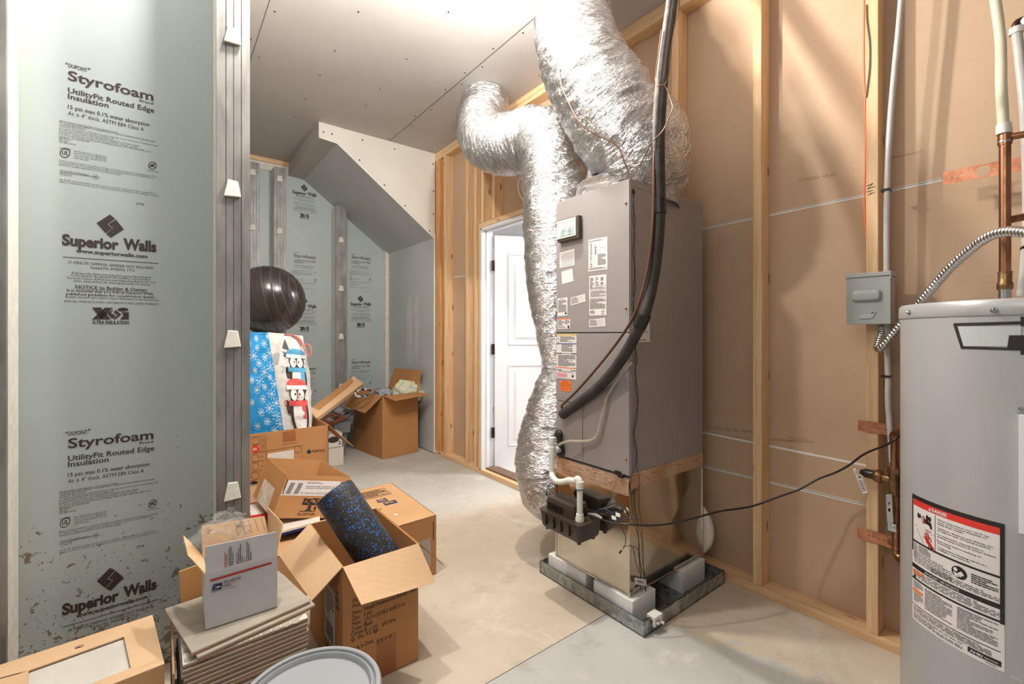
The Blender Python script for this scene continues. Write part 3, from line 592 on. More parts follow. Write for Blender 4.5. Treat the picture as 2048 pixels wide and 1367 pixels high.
# ---- plenum and its foil tape
pz0 = .112
pl = thing('plenum_box', 'galvanised sheet metal box under the air handler, cross-broken and shiny', 'plenum', ((X1+X2)/2, (Y1+Y2)/2, pz0))
b = MB(); a0 = (X1+.002, Y1+.002); a1 = (X2, Y2)
def face(c, out):
    ctr = sum(map(V, c), V((0, 0, 0)))/4+V(out)*.013; b.add(list(c)+[ctr], [(0, 1, 4), (1, 2, 4), (2, 3, 4), (3, 0, 4)], plen)
x0, y0 = a0; x1, y1 = a1; z0, z1 = pz0, .585
face([(x0, y1, z0), (x0, y0, z0), (x0, y0, z1), (x0, y1, z1)], (-1, 0, 0)); face([(x0, y0, z0), (x1, y0, z0), (x1, y0, z1), (x0, y0, z1)], (0, -1, 0))
face([(x1, y0, z0), (x1, y1, z0), (x1, y1, z1), (x1, y0, z1)], (1, 0, 0)); face([(x1, y1, z0), (x0, y1, z0), (x0, y1, z1), (x1, y1, z1)], (0, 1, 0))
b.add([(x0, y0, z0), (x1, y0, z0), (x1, y1, z0), (x0, y1, z0)], [(3, 2, 1, 0)], plen); b.build('sheet_metal', pl)
b = MB()
for x, y in ((x0, y0), (x1, y0), (x0, y1)): b.box((x-.004, y-.004, z0-.004), (x+.004, y+.004, .54), plen)
b.box((x0-.003, y0, z0-.004), (x0+.003, y1, z0+.004), plen); b.box((x0, y0-.003, z0-.004), (x1, y0+.003, z0+.004), plen); b.build('folded_seam', pl, bevel=.001)
b = MB(); E_ = .0035
def tgrid(p0, p1, z0a, z1a, out):
    p0 = V(p0); p1 = V(p1); b.grid(lambda s, t: V((p0.x+(p1.x-p0.x)*s, p0.y+(p1.y-p0.y)*s, z0a+(z1a-z0a)*t))+V(out)*(E_+.0012*noise.noise(V((s*30, t*7, z0a*9)))), 60, 8, tape)
tgrid((x0, y1), (x0, y0), .562, .597, (-1, 0, 0)); tgrid((x0-.001, y1), (x0-.001, y0), .524, .570, (-1, 0, 0))
tgrid((x0, y0), (x1, y0), .585, .615, (0, -1, 0)); tgrid((x0, y0-.001), (x1, y0-.001), .552, .590, (0, -1, 0)); b.build('foil_tape', pl, smooth=60, label='red-printed foil tape')
q = MB(); tg = Sheet(quadf(*[onY(u, v, Y1-.012) for u, v in ((1268.5, 1154), (1292.5, 1158), (1293, 1172), (1270, 1167))]), q); tg.rect(0, 0, 1, 1, paper, 1); tg.words(.2, .3, .7, .75, 4, blackink, ww=.2); 
tago = q.build('paper_tag')
tag(tago, 'small white paper tag on the thin black wires before the metal box', 'tag')
# white insulated collar on the far right side
q = MB(); ctr = V((X2-.055, 1.30, .335)); ctr = V((2.100, 1.285, .219))
q.lathe([(.0, 0), (.135, 0), (.150, .004), (.157, .012), (.157, .03), (.13, .04), (0, .042)], ctr, (1, 0, 0), plain('white_wrap', rgb(226, 218, 204), .6, bump=.4, bs=40), 48, False)
tag(q.build('round_duct_cap', smooth=50), 'round white-wrapped duct cap between the metal plenum box and the wall', 'duct cap')
# ---- pan, blocks
pan = MB(); PX0, PX1, PY0, PY1, PH = 1.494, 2.124, 1.077, 1.689, .062
pan.box((PX0, PY0, .001), (PX1, PY1, .004), panmetal)
for a, c in (((PX0, PY0), (PX0+.003, PY1)), ((PX1-.003, PY0), (PX1, PY1)), ((PX0, PY0), (PX1, PY0+.003)), ((PX0, PY1-.003), (PX1, PY1))):
    pan.box((a[0], a[1], .001), (c[0], c[1], PH), panmetal)
for a in ((PX0, PY0), (PX1, PY0), (PX0, PY1), (PX1, PY1)): pan.box((a[0]-.0015, a[1]-.0015, .001), (a[0]+.0045, a[1]+.0045, PH+.001), panmetal)
for a, c in (((PX0-.002, PY0-.002), (PX0+.005, PY1+.002)), ((PX1-.005, PY0), (PX1+.002, PY1)), ((PX0, PY0-.002), (PX1, PY0+.005)), ((PX0, PY1-.005), (PX1, PY1+.002))): pan.box((a[0], a[1], PH-.004), (c[0], c[1], PH), panmetal)
tag(pan.build('drain_pan'), 'shallow galvanised drain pan on the concrete floor under the air handler', 'drain pan')
def block(x0, y0, x1, y1, label):
    tag(qbox((x0, y0, .004), (x1, y1, pz0-.005), eps).build('foam_block', bevel=.003), label, 'foam block', 'white foam blocks in the drain pan')
block(1.508, 1.140, 1.665, 1.350, 'white foam block at the front corner of the drain pan, nearest the camera')
block(1.512, 1.400, 1.62, 1.650, 'white foam block at the left corner of the drain pan')
block(1.88, 1.145, 2.075, 1.27, 'white foam block at the right end of the drain pan, near the wall')

q = MB(); p = V((1.545, PY0, PH))
q.box(p+V((-.004, -.018, -.008)), p+V((.050, .02, .006)), whiteplastic); q.box(p+V((-.002, -.016, -.034)), p+V((.010, -.006, -.006)), whiteplastic); q.box(p+V((.034, -.018, -.032)), p+V((.046, -.006, -.006)), whiteplastic); q.box(p+V((.004, .008, -.05)), p+V((.03, .018, -.006)), whiteplastic)
q.cyl(p+V((.040, -.030, -.026)), p+V((.040, .0, -.026)), .006, whiteplastic, 10); q.cyl(p+V((.012, -.026, -.020)), p+V((.012, .0, -.020)), .005, whiteplastic, 10)
tag(q.build('float_switch', bevel=.0015), 'white plastic float switch clipped on the front corner rim of the pan', 'float switch')
# ---- condensate pump
T = lambda x, y, z: V((x, y, z))
px0, px1, py0, py1, pzb, pzt = 1.355, 1.500, 1.290, 1.545, .322, .400
pu = thing('condensate_pump', 'brown-black condensate pump hanging on the metal plenum by its white pipe', 'pump', ((px0+px1)/2, (py0+py1)/2, pzb-.02))
def rrect(x0, y0, x1, y1, z, r, n=5):
    P = []
    for cx, cy, a0 in ((x1-r, y1-r, 0), (x0+r, y1-r, 90), (x0+r, y0+r, 180), (x1-r, y0+r, 270)):
        for k in range(n+1): a = math.radians(a0+90*k/n); P.append(V((cx+r*math.cos(a), cy+r*math.sin(a), z)))
    return P
def loft(mb, rings, mat):
    n = len(rings[0]); vs_ = [p for r_ in rings for p in r_]
    mb.add(vs_, [(i*n+k, i*n+(k+1) % n, (i+1)*n+(k+1) % n, (i+1)*n+k) for i in range(len(rings)-1) for k in range(n)]+[tuple(range(n))[::-1], tuple(range((len(rings)-1)*n, len(rings)*n))], mat)
q = MB(); loft(q, [rrect(px0+.014, py0+.014, px1-.012, py1-.014, pzb, .02), rrect(px0+.006, py0+.006, px1-.004, py1-.006, pzb+.012, .022), rrect(px0, py0, px1, py1, pzt-.006, .024), rrect(px0-.003, py0-.003, px1+.003, py1+.003, pzt-.006, .025), rrect(px0-.003, py0-.003, px1+.003, py1+.003, pzt, .025)], pumpm)
for y in (1.345, 1.395, 1.44, 1.49): q.box((px0-.0035, y, pzb+.02), (px0+.004, y+.005, pzt-.012), blackgloss)
for x, y in ((px0+.03, py0+.03), (px1-.03, py0+.03), (px0+.03, py1-.03), (px1-.03, py1-.03)): q.cyl((x, y, pzb-.012), (x, y, pzb+.004), .009, pumpm, 10, .011)
q.build('reservoir', pu, smooth=40)
q = MB(); hx0, hx1, hy0, hy1 = 1.378, 1.480, 1.350, 1.525
loft(q, [rrect(hx0, hy0, hx1, hy1, pzt, .014), rrect(hx0+.002, hy0+.002, hx1-.002, hy1-.002, pzt+.042, .014), rrect(hx0+.006, hy0+.006, hx1-.006, hy1-.006, pzt+.055, .014), rrect(hx0+.016, hy0+.02, hx1-.016, hy1-.02, pzt+.060, .014)], pumpm)
q.build('motor_cover', pu, smooth=40)
q = MB()
for k in range(8): q.box((hx0-.0035, hy1-.030-.012*k, pzt+.010), (hx0+.003, hy1-.024-.012*k, pzt+.036), blackgloss)
q.build('side_vent', pu); q = MB()
for k in range(5): q.box((hx0+.015+.015*k, hy0-.0035, pzt+.010), (hx0+.022+.015*k, hy0+.003, pzt+.036), blackgloss)
q.build('end_vent', pu)
# ---- PVC drain
pv = thing('drain_pipe', 'white plastic drain pipe with elbows running from air handler into the pump', 'pipe', onX(1121, 899, X1-.02))
g0 = onX(1122, 899, X1); ju = at(1104, 899, 2.085); gx = g0
q = MB(); q.cyl(gx, ju, .0125, whiteplastic, 20)
top = ju+V((0, 0, .052)); q.tube([top, ju, ju-V((0, 0, .08))], .0135, whiteplastic, 20); q.lathe([(.0155, 0), (.0155, .046), (.0135, .048)], ju-V((0, 0, .03)), (0, 0, 1), whiteplastic, 20)
q.lathe([(.0150, -.008), (.0150, .02)], top-V((0, 0, .014)), (0, 0, 1), whiteplastic, 20)
q.lathe([(.0165, 0), (.0165, .028)], ju+(gx-ju)*.25, gx-ju, whiteplastic, 20); q.build('tee_riser', pv, smooth=40)
q = MB(); dn_ = V((1.402, 1.332, pzt)); e0 = V((dn_.x, dn_.y, .575))
path = [ju-V((0, 0, .045)), ju-V((0, 0, .105)), at(1105, 953, 2.06), at(1114, 962, 2.035), at(1126, 963, 2.0), at(1138, 960, 1.965), at(1150, 961, 1.93), e0+V((-.001, .012, .000)), e0+V((0, .001, -.012)), e0+V((0, 0, -.04))]
q.tube(path, .0135, whiteplastic, 20, smooth=8); q.build('offset_bend', pv, smooth=40)
q = MB(); q.cyl(e0-V((0, 0, .035)), dn_, .0125, whiteplastic, 20); q.lathe([(.0165, 0), (.0165, .03)], e0-V((0, 0, .038)), (0, 0, 1), whiteplastic, 20); q.lathe([(.019, 0), (.019, .012), (.016, .022), (.016, .03)], dn_, (0, 0, 1), whiteplastic, 20)
q.lathe([(.0168, 0), (.0168, .003)], e0-V((0, 0, .042)), (0, 0, 1), blue, 20); q.build('down_leg', pv, smooth=40)
# clear drain hose
hose = NT('clear_hose'); hose.set(color=rgb(226, 214, 196), rough=.2, trans=.6, alpha=.75); hose = hose.mat
q = MB(); q.tube([onX(1115, 891, X1-.03), onX(1126, 885, X1-.045), onX(1142, 881.5, X1-.04), onX(1165, 882, X1-.02), onX(1182, 880, X1-.015), onX(1193, 872, X1-.015), onX(1200, 850, X1-.015), onX(1207, 820, X1-.015), onX(1214, 795, X1-.012), onX(1228, 770, X1-.01), onX(1245, 745, X1-.01), onX(1262, 725, X1-.03)], .0062, hose, 12, smooth=6)
tag(q.build('clear_hose', smooth=60), 'milky clear hose drooping across the lower front panel of the air handler', 'hose')
# ---- pump wiring and power cord
q = MB(); w0 = V((1.47, 1.345, pzt+.012))
bl = plain('blue_wire', rgb(52, 66, 128), .4)
q.tube([w0, at(1190, 1022, 1.93), at(1205, 1016, 1.90), at(1218, 1022, 1.88), at(1227, 1032, 1.87)], .0016, bl, 6, smooth=6)
q.tube([w0+V((0, 0, -.003)), at(1192, 1027, 1.93), at(1206, 1022, 1.90), at(1216, 1026, 1.88), at(1224, 1034, 1.87)], .0016, black, 6, smooth=6)
q.tube([at(1227, 1032, 1.87), at(1240, 1040, 1.85), at(1252, 1037, 1.83), at(1270, 1034, 1.82), at(1281, 1041, 1.82), at(1283, 1048, 1.82)], .0015, bl, 6, smooth=6)
q.tube([at(1232, 1034, 1.86), at(1246, 1060, 1.82), at(1251, 1075, 1.82), at(1250, 1090, 1.82), at(1245, 1098, 1.82)], .0014, black, 6, smooth=6)
a_ = at(1243, 1100, 1.82); q.cyl(a_, a_+V((-.006, .006, -.012)), .004, blackgloss, 8)
tag(q.build('pump_wires', smooth=60), 'thin blue and black wires looping off the pump', 'wires')
for i, (u, v) in enumerate(((1228, 1035), (1236, 1029))):
    q = MB(); a_ = at(u, v, 1.868-.01*i); q.slab([a_+V((-.007, .006, -.005)), a_+V((.003, -.010, -.009)), a_+V((.007, -.006, .005)), a_+V((-.003, .010, .009))], .006, whiteplastic)
    tag(q.build('wire_connector', bevel=.001), ('lower' if i == 0 else 'upper')+' cream plastic connector on the blue pump wires', 'connector', 'connectors of the pump wires')
q = MB(); q.tube([w0+V((.0, -.01, -.006)), at(1198, 1036, 1.89), at(1222, 1044, 1.84), at(1258, 1048, 1.80), at(1300, 1050, 1.80), at(1345, 1046, 1.82), at(1390, 1035, 1.84), at(1440, 1022, 1.88), at(1503, 1012, 1.90), at(1560, 992, 1.88), at(1599, 978, 1.86), at(1635, 958, 1.84), at(1670, 945, 1.80), at(1698, 930, 1.76), at(1723, 911, 1.72), at(1745, 900, 1.68), at(1775, 888, 1.60), at(1798, 872, 1.58), at(1830, 855, 1.62), at(1870, 850, 1.66)], .0040, blackgloss, 10, smooth=8)
tag(q.build('power_cord', smooth=60), 'long black power cord sagging from the pump to behind the water heater', 'cord')
q = MB(); q.tube([w0+V((.0, -.005, -.004)), at(1192, 1030, 1.90), at(1204, 1036, 1.875)], [.006, .008, .005], paint('grey_boot', rgb(150, 148, 140), .5), 8, smooth=5); q.build('cord_boot', bpy.data.objects['power_cord'], smooth=50)
# sensor wires down the cabinet side
q = MB(); yw = Y1-.006
def wiggle(us, phase, r=.0013):
    P = []
    for i, (u, v) in enumerate(us): P.append(onY(u+phase*1.2*(1 if i % 2 else -1), v, yw-.004*(i % 2)))
    return P
A = [(1267, 384), (1266, 410), (1268, 440), (1268, 470), (1267, 505), (1269, 540), (1268, 575), (1266, 610), (1269, 650), (1270, 690), (1272, 720), (1270, 742), (1273, 780), (1275, 800), (1272, 835), (1267, 865), (1270, 890), (1273, 905), (1272, 925)]
q.tube(wiggle(A, 1.2), .0013, black, 6, smooth=4); q.tube(wiggle([(u+1, v) for u, v in A], -1.4), .0013, black, 6, smooth=4)
q.tube([onY(u, v, Y1-.01) for u, v in ((1272, 925), (1262, 958), (1263, 1010), (1270, 1035), (1274, 1042), (1278, 1055), (1284, 1080), (1284, 1110), (1288, 1140), (1290, 1160), (1291, 1185), (1291, 1205), (1294, 1228))], .0013, black, 6, smooth=4)
q.tube([onY(u, v, Y1-.012) for u, v in ((1272, 925), (1278, 955), (1278, 1010), (1282, 1040), (1284, 1065), (1287, 1100), (1287, 1135), (1291, 1170), (1293, 1200), (1294, 1228))], .0013, black, 6, smooth=4)
q.tube([onY(u, v, Y1-.014) for u, v in ((1246, 1092), (1256, 1091), (1270, 1093), (1278, 1104), (1281, 1125), (1288, 1150))], .0013, black, 6, smooth=4)
tag(q.build('sensor_wires', smooth=60), 'pair of thin black wires hanging down the side of the air handler', 'wires')
# ---- refrigerant lines
L = [(1352, -80, 2.08), (1346, 0, 1.98), (1338, 60, 1.90), (1329, 130, 1.82), (1322, 200, 1.75), (1318, 270, 1.71), (1318, 340, 1.69), (1319, 420, 1.69), (1314, 500, 1.70), (1304, 570, 1.72), (1289, 628, 1.72), (1270, 672, 1.76), (1247, 712, 1.82), (1222, 747, 1.89), (1190, 780, 1.97), (1160, 803, 2.05), (1136, 820, 2.12), (1124, 829, 2.15)]
P = [at(*p) for p in L]
rl = thing('suction_line', 'thick black insulated refrigerant pipe curving down in front of the air handler', 'pipe', P[-1])
q = MB(); q.tube(P, [.021]*4+[.022]*13+[.0225], lines_m, 20, smooth=8); q.build('pipe_insulation', rl, smooth=60)
q = MB(); q.tube([at(u-7.5, v, d-.012) for u, v, d in L[:7]], [.013]*5+[.010, .004], plain('grey_foam_sleeve', rgb(126, 121, 117), .8, c2=rgb(104, 98, 94), vs=20, spec=.2), 14, smooth=8); q.build('grey_sleeve', rl, smooth=60)
tapeb = plain('black_tape', rgb(34, 32, 30), .35)
for i, (k, rr) in enumerate(((6.9, .0255), (10.3, .027))):
    a = P[int(k)].lerp(P[int(k)+1], k % 1); t = (P[int(k)+1]-P[int(k)]).normalized(); q = MB(); q.tube([a-t*.028, a-t*.01, a+t*.01, a+t*.028], [rr, rr*1.03, rr*1.01, rr], tapeb, 18); q.build('tape_wrap', rl, smooth=50)
q = MB(); d1 = [(u-8, v, d-.012) for u, v, d in L[:5]]; q.tube([at(*p) for p in d1]+[at(1309, 270, 1.70), at(1308, 340, 1.68), at(1307, 420, 1.68), at(1301, 500, 1.69), at(1291, 560, 1.71), at(1272, 622, 1.735), at(1250, 662, 1.80), at(1218, 706, 1.89), at(1180, 752, 1.99), at(1150, 785, 2.07), at(1126, 808, 2.135), at(1124, 815, 2.15), at(1129, 817, 2.155)], .0058, browntube, 12, smooth=8)
tag(q.build('liquid_line', smooth=60), 'thin brown refrigerant tube running beside the thick black pipe', 'pipe')
# brown control wire
q = MB(); q.tube([at(u, v, d) for u, v, d in ((1126, -40, 2.1), (1124, 0, 2.08), (1121, 50, 2.0), (1117, 110, 1.97), (1122, 165, 1.93), (1135, 200, 1.88), (1160, 245, 1.82), (1190, 268, 1.80), (1225, 285, 1.80), (1240, 300, 1.80), (1247, 320, 1.81), (1255, 340, 1.83), (1255, 357, 1.85))], .0022, wire_br, 6, smooth=6)
tag(q.build('control_wire', smooth=60), 'thin brown control wire draped over the largest silver duct', 'wire')
q = MB(); q.tube([at(u, v, d) for u, v, d in ((1358, -20, 2.0), (1358, 20, 1.95), (1350, 50, 1.89), (1340, 110, 1.82), (1337, 150, 1.78), (1328, 170, 1.745), (1316, 172, 1.73), (1330, 172, 1.73), (1340, 195, 1.72), (1345, 215, 1.70), (1338, 235, 1.68), (1325, 262, 1.67), (1303, 285, 1.68), (1290, 310, 1.72), (1270, 345, 1.78), (1262, 357, 1.84))], .0022, wire_br, 6, smooth=6)
q.tube([at(u, v, d) for u, v, d in ((1322, 60, 1.87), (1312, 140, 1.78), (1311, 160, 1.75), (1318, 172, 1.73), (1330, 172, 1.73))], .0016, wire_br, 6, smooth=6)
tag(q.build('control_wire', smooth=60), 'thin brown wire wound around the black pipe near the ceiling', 'wire')
# ---- flexible ducts
def setco(q, o):
    at_ = o.data.attributes.new('duct_co', 'FLOAT_VECTOR', 'POINT'); at_.data.foreach_set('vector', q.co)
def duct(mb, pts, nring, seg, amp, fold, seed, mat, sag=0):
    P = [at(p[0], p[1], p[2]) if p[0] > 20 else V(p[:3]) for p in pts]; rr = [p[3] for p in pts]
    P, rr = catmull(P, rr, max(2, nring//(len(P)-1))); fr_ = frames(P); vs_ = []; s = 0; mb.co = []
    for i, (p, (t, a, b_), q_) in enumerate(zip(P, fr_, rr)):
        if i: s += (P[i]-P[i-1]).length
        for k in range(seg):
            th = 2*math.pi*k/seg; d = a*math.cos(th)+b_*math.sin(th); mb.co += [math.cos(th), math.sin(th), s]
            n1 = noise.noise(V((d.x*.9+seed, d.y*.9+d.z*.9, s*fold+th*.0+d.x*1.2)))
            n2 = noise.noise(V((d.x*1.8+seed, d.y*1.8, s*fold*2.2+d.z*1.8-d.y*1.5+9)))
            n3 = noise.noise(p*40+d*4)
            rid = 1-2.2*abs(n1)**.75; rid2 = 1-2.2*abs(n2)**.75
            vs_.append(p+d*(q_*(1+amp*(rid-.3)*.6+amp*.4*(rid2-.3)+amp*.06*n3)))
    n = len(P); mb.add(vs_, [(i*seg+k, i*seg+(k+1) % seg, (i+1)*seg+(k+1) % seg, (i+1)*seg+k) for i in range(n-1) for k in range(seg)], mat)
    return P
sd = thing('supply_duct', 'largest crinkled silver duct rising from the top of the air handler to the ceiling', 'duct', (1.85, 1.36, 1.86))
q = MB(); duct(q, [(1.80, 1.37, 1.80, .225), (1.81, 1.365, 1.87, .228), (1.825, 1.365, 1.96, .235), (1277, 300, 2.06, .225), (1222, 225, 2.04, .215), (1175, 150, 2.08, .195), (1150, 80, 2.18, .190), (1146, 10, 2.28, .185), (1152, -60, 2.36, .185)], 360, 150, .075, 12, 3, foil); setco(q, q.build('foil_jacket', sd, smooth=80))
q = MB()
def sq(s, t):
    a = s*2*math.pi; e = .62; cx = math.copysign(abs(math.cos(a))**e, math.cos(a)); cy = math.copysign(abs(math.sin(a))**e, math.sin(a))
    k = 1.0+.04*noise.noise(V((math.cos(a)*3, math.sin(a)*3, t*5)))-.07*t
    return V((1.805+.275*cx*k, 1.375+.205*cy*k, 1.825+.085*t+(.012*math.sin(a*23) if t == 0 else 0)))
q.grid(sq, 140, 8, foil_brown); q.co = [c_ for j in range(9) for i in range(141) for c_ in (math.cos(i/140*6.2832), math.sin(i/140*6.2832), j*.02)]; o_ = q.build('taped_collar', sd, smooth=60, label='tan foil tape collar'); setco(q, o_)
rd = thing('return_duct', 'long crinkled silver duct that bends from the ceiling and runs down behind the air handler', 'duct', (1.72, 1.85, .2))
q = MB(); duct(q, [(1.955, 2.86, 3.02, .165), (972, 215, 3.32, .17), (962, 245, 3.20, .175), (972, 280, 3.06, .18), (1005, 290, 2.90, .185), (1050, 283, 2.74, .185), (1085, 280, 2.62, .185), (1104, 310, 2.54, .185), (1108, 350, 2.50, .180), (1110, 450, 2.47, .175), (1113, 560, 2.46, .165), (1120, 660, 2.46, .135), (1126, 720, 2.46, .115), (1126, 745, 2.46, .115), (1122, 780, 2.45, .15), (1112, 850, 2.44, .18), (1105, 905, 2.42, .195), (1104, 950, 2.40, .19), (1110, 978, 2.38, .175), (1.72, 1.74, .36, .17), (1.74, 1.64, .37, .16)], 640, 120, .065, 15, 8, foil); setco(q, q.build('foil_jacket', rd, smooth=80))
# white cable loop beside the header
q = MB(); q.tube([onX(u, v, 2.2) for u, v in ((1046, 355), (1038, 360), (1036, 375), (1040, 390), (1046, 400))], .005, whiteplastic, 8, smooth=6); tag(q.build('white_cable', smooth=60), 'short white cable loop above the door header, half behind the duct', 'cable')
# ================================================================== water heater corner
HX, HY, HR = 1.86, .097, .27
def onCyl(u, v, R=HR):
    r = ray(u, v); a = r.x**2+r.y**2; b_ = -2*(r.x*HX+r.y*HY); c_ = HX*HX+HY*HY-R*R; D = b_*b_-4*a*c_
    d = (-b_-math.sqrt(max(D, 0)))/2/a; return at(u, v, d)
ZH = 1.277
wh = thing('water_heater', 'tall grey cylindrical water heater with red and white warning label', 'water heater', (HX, HY, 0))
q = MB(); q.lathe([(HR-.03, .0), (HR, .01), (HR, .012), (HR, ZH-.038)], (HX, HY, 0), (0, 0, 1), heat_m, 128); q.build('tank', wh, smooth=40)
q = MB(); q.lathe([(HR+.002, ZH-.040), (HR+.004, ZH-.036), (HR+.003, ZH-.006), (HR-.002, ZH), (HR-.02, ZH+.001), (0.01, ZH+.004)], (HX, HY, 0), (0, 0, 1), heat_m, 128); q.build('top_cap', wh, smooth=40)
for u, v in ((1819, 624), (1988, 620)):
    p = onCyl(u, v, HR+.004); n = V((p.x-HX, p.y-HY, 0)).normalized(); q = MB(); q.lathe([(.007, 0), (.007, .002), (.0045, .002), (.0045, .006), (.002, .008)], p, n, steel, 8); q.build('bolt', wh)
# logo outline
lg = Sheet(lambda s, t, off: onCyl(s, t, HR+.0005+.0003*off)); lg.k = 8
def strip(a, b, w_, mat=blackink, n=10, off=2):
    dx, dy = b[0]-a[0], b[1]-a[1]; L = math.hypot(dx, dy); nx, ny = -dy/L*w_/2, dx/L*w_/2
    lg.mb.grid(lambda s, t: lg.f(a[0]+dx*s+nx*(2*t-1), a[1]+dy*s+ny*(1-2*t)*-1, off), n, 1, mat)
strip((1907, 649), (2042, 645), 6); strip((1909, 647), (1925, 697), 6); strip((1922, 694.5), (2043, 698), 5)
lg.rect(2041, 633, 2070, 652, blackink, 2); lg.rect(2041, 690, 2070, 709, blackink, 2); 
lg.mb.grid(lambda s, t: lg.f(2018-4*t+(2070-2018+4*t)*s, 670+26*t, 2), 8, 1, blackink)
lg.mb.grid(lambda s, t: lg.f(1915+12*t+(2042-1915-12*t)*s, 652+40*t, 1), 10, 2, plain('silver_logo_fill', rgb(190, 194, 194), .3))
lg.mb.build('maker_logo', wh, label='black outlined silver logo')
# access panel at the right edge
q = MB(); A0, A1 = [math.atan2(onCyl(u, 900).y-HY, onCyl(u, 900).x-HX) for u in (2039, 2047)]
def cylp(th, z, off): return V((HX+(HR+off)*math.cos(th), HY+(HR+off)*math.sin(th), z))
ZP1, ZP0 = onCyl(2042, 828).z, onCyl(2042, 1062).z
def apanel(a, z0, a1, z1, off, mat, mb):
    mb.grid(lambda s, t: cylp(a+(a1-a)*s, z0+(z1-z0)*t, off), 12, 1, mat)
    mb.grid(lambda s, t: cylp(a, z0+(z1-z0)*s, off*t), 2, 1, mat); mb.grid(lambda s, t: cylp(a+(a1-a)*(1-s), z0, off*t), 12, 1, mat); mb.grid(lambda s, t: cylp(a+(a1-a)*s, z1, off*(1-t)), 12, 1, mat)
apanel(A0, ZP0, A0+.55, ZP1, .018, whitep, q); q.build('access_panel', wh, smooth=30, label='pale raised access cover')
q = MB(); p = onCyl(2040, 817, HR); 
apanel(A0-.02, ZP1+.004, A0+.5, ZP1+.035, .003, heat_m, q); q.lathe([(.005, 0), (.005, .004)], onCyl(2042, 817, HR+.003), V((math.cos(A0), math.sin(A0), 0)), steel, 8); q.build('panel_bracket', wh)
q = MB(); A2 = math.atan2(onCyl(2020, 1350).y-HY, onCyl(2020, 1350).x-HX); zq = onCyl(2024, 1352).z; apanel(A2, zq-.3, A2+.6, zq, .004, heat_m, q); q.build('lower_cover', wh, smooth=30)
# warning label, wrapped round the tank
aL, aR = [math.atan2(onCyl(u, v).y-HY, onCyl(u, v).x-HX)%(2*math.pi) for u, v in ((1825.5, 1090), (2009.5, 1180))]
zT, zB = .737, .382
ls = Sheet(lambda s, t, off: cylp(aL+(aR-aL)*s, zT+(zB-zT)*t, .0006+.0003*off)); ls.k = 24
ls.rect(0, 0, 1, 1, paper, 0); ls.rect(0, 0, 1, .034, blackink, 1); ls.rect(.025, .034, .965, .082, red, 1); ls.rect(0, 0, .02, .45, blackink, 2); ls.rect(.965, .0, 1, .68, blackink, 2)
ls.k = 6
ls.text('DANGER', .32, .50, .072, .026, paper, .03, 2, off=3); ls.poly([(.275, .072), (.292, .045), (.31, .072)], paper, 3)
ls.rect(.355, .09, .362, .36, blackink, 1, ns=1)
ls.k = 24; ls.rect(0, .36, 1, .375, blackink, 1); ls.rect(0, .55, 1, .585, blackink, 1); ls.rect(0, .66, 1, .675, blackink, 1); ls.rect(0, .87, .97, .876, blackink, 1); ls.k = 2
ls.text('IMPORTANT / IMPORTANTE', .22, .62, .579, .020, paper, .02, 1, off=3)
for i, tx in enumerate(('Water temperature over 125\u00b0F can', 'cause severe burns instantly or', 'death from scalds.', '', 'Children, disabled and elderly are', 'at highest risk of being scalded.', '', 'See instruction manual before', 'setting temperature at water heater.', '', 'Feel water before bathing or', 'showering.', '', 'Temperature limiting valves are', 'available, see manual.')):
    if tx: ls.text(tx, .385, .385+.0155*len(tx), .118+.0158*i, .0095, blackink, .02, 1)
# tap and scalded hand
ls.ell(.12, .15, .018, .022, blackink); ls.ell(.15, .15, .012, .016, blackink); ls.ring(.20, .165, .025, .03, .3, redp); ls.poly([(.2, .15), (.31, .165), (.325, .21), (.295, .21), (.285, .19), (.2, .185)], blackink); ls.ell(.255, .14, .02, .025, blackink); ls.ell(.29, .14, .018, .02, blackink)
ls.text('HOT', .235, .31, .245, .018, redp, .02, 1)
ls.line((.06, .235), (.34, .25), .004, blackink); ls.line((.09, .26), (.2, .35), .004, blackink)
ls.poly([(.22, .27), (.27, .30), (.34, .345), (.34, .37), (.24, .33)], redp); 
for a_, b__ in (((.215, .262), (.26, .30)), ((.235, .252), (.275, .295)), ((.26, .25), (.29, .295)), ((.2, .29), (.25, .315)), ((.3, .28), (.31, .31))): ls.line(a_, b__, .012, redp)
ls.text('BURN', .27, .345, .36, .014, blackink, .02, 1, off=3)
ls.words(.03, .385, .10, .50, 8, paperink, ww=.8); ls.words(.12, .385, .30, .44, 4, paperink, ww=.3); ls.words(.04, .445, .55, .535, 6, paperink, fill=.45)
ls.ell(.62, .44, .075, .045, blackink); ls.ell(.585, .425, .02, .014, paper, 3); ls.poly([(.6, .45), (.64, .425), (.67, .445), (.63, .47)], paper, 3); ls.poly([(.56, .445), (.6, .45), (.62, .475), (.58, .475)], paper, 3)
ls.words(.73, .41, .95, .48, 5, blackink, ww=.25); ls.words(.30, .50, .96, .54, 3, paperink)
ls.words(.03, .595, .96, .65, 4, paperink); ls.rect(.02, .60, .19, .622, orange, 3); ls.rect(.02, .745, .19, .767, orange, 3)
ls.ell(.05, .65, .018, .016, blackink, 3); ls.words(.03, .685, .19, .74, 5, paperink, ww=.3); ls.words(.03, .775, .19, .85, 6, paperink, ww=.3)
ls.words(.22, .69, .55, .85, 13, paperink, ww=.2, seed=3); ls.words(.60, .69, .95, .85, 13, paperink, ww=.2, seed=5); ls.words(.03, .885, .90, .93, 5, paperink, seed=8); ls.words(.03, .94, .65, .985, 4, paperink, seed=11)
ls.k = 6; ls.rect(.70, .935, .975, .972, blackink, 2); ls.text('AHRI', .72, .83, .963, .016, paper, .03, 1, off=4); ls.text('CERTIFIED', .84, .955, .962, .010, paper, .01, 1, off=4); ls.words(.85, .982, .96, .99, 1, blackink)
ls.mb.build('warning_label', wh, label='white warning label with a red DANGER band')
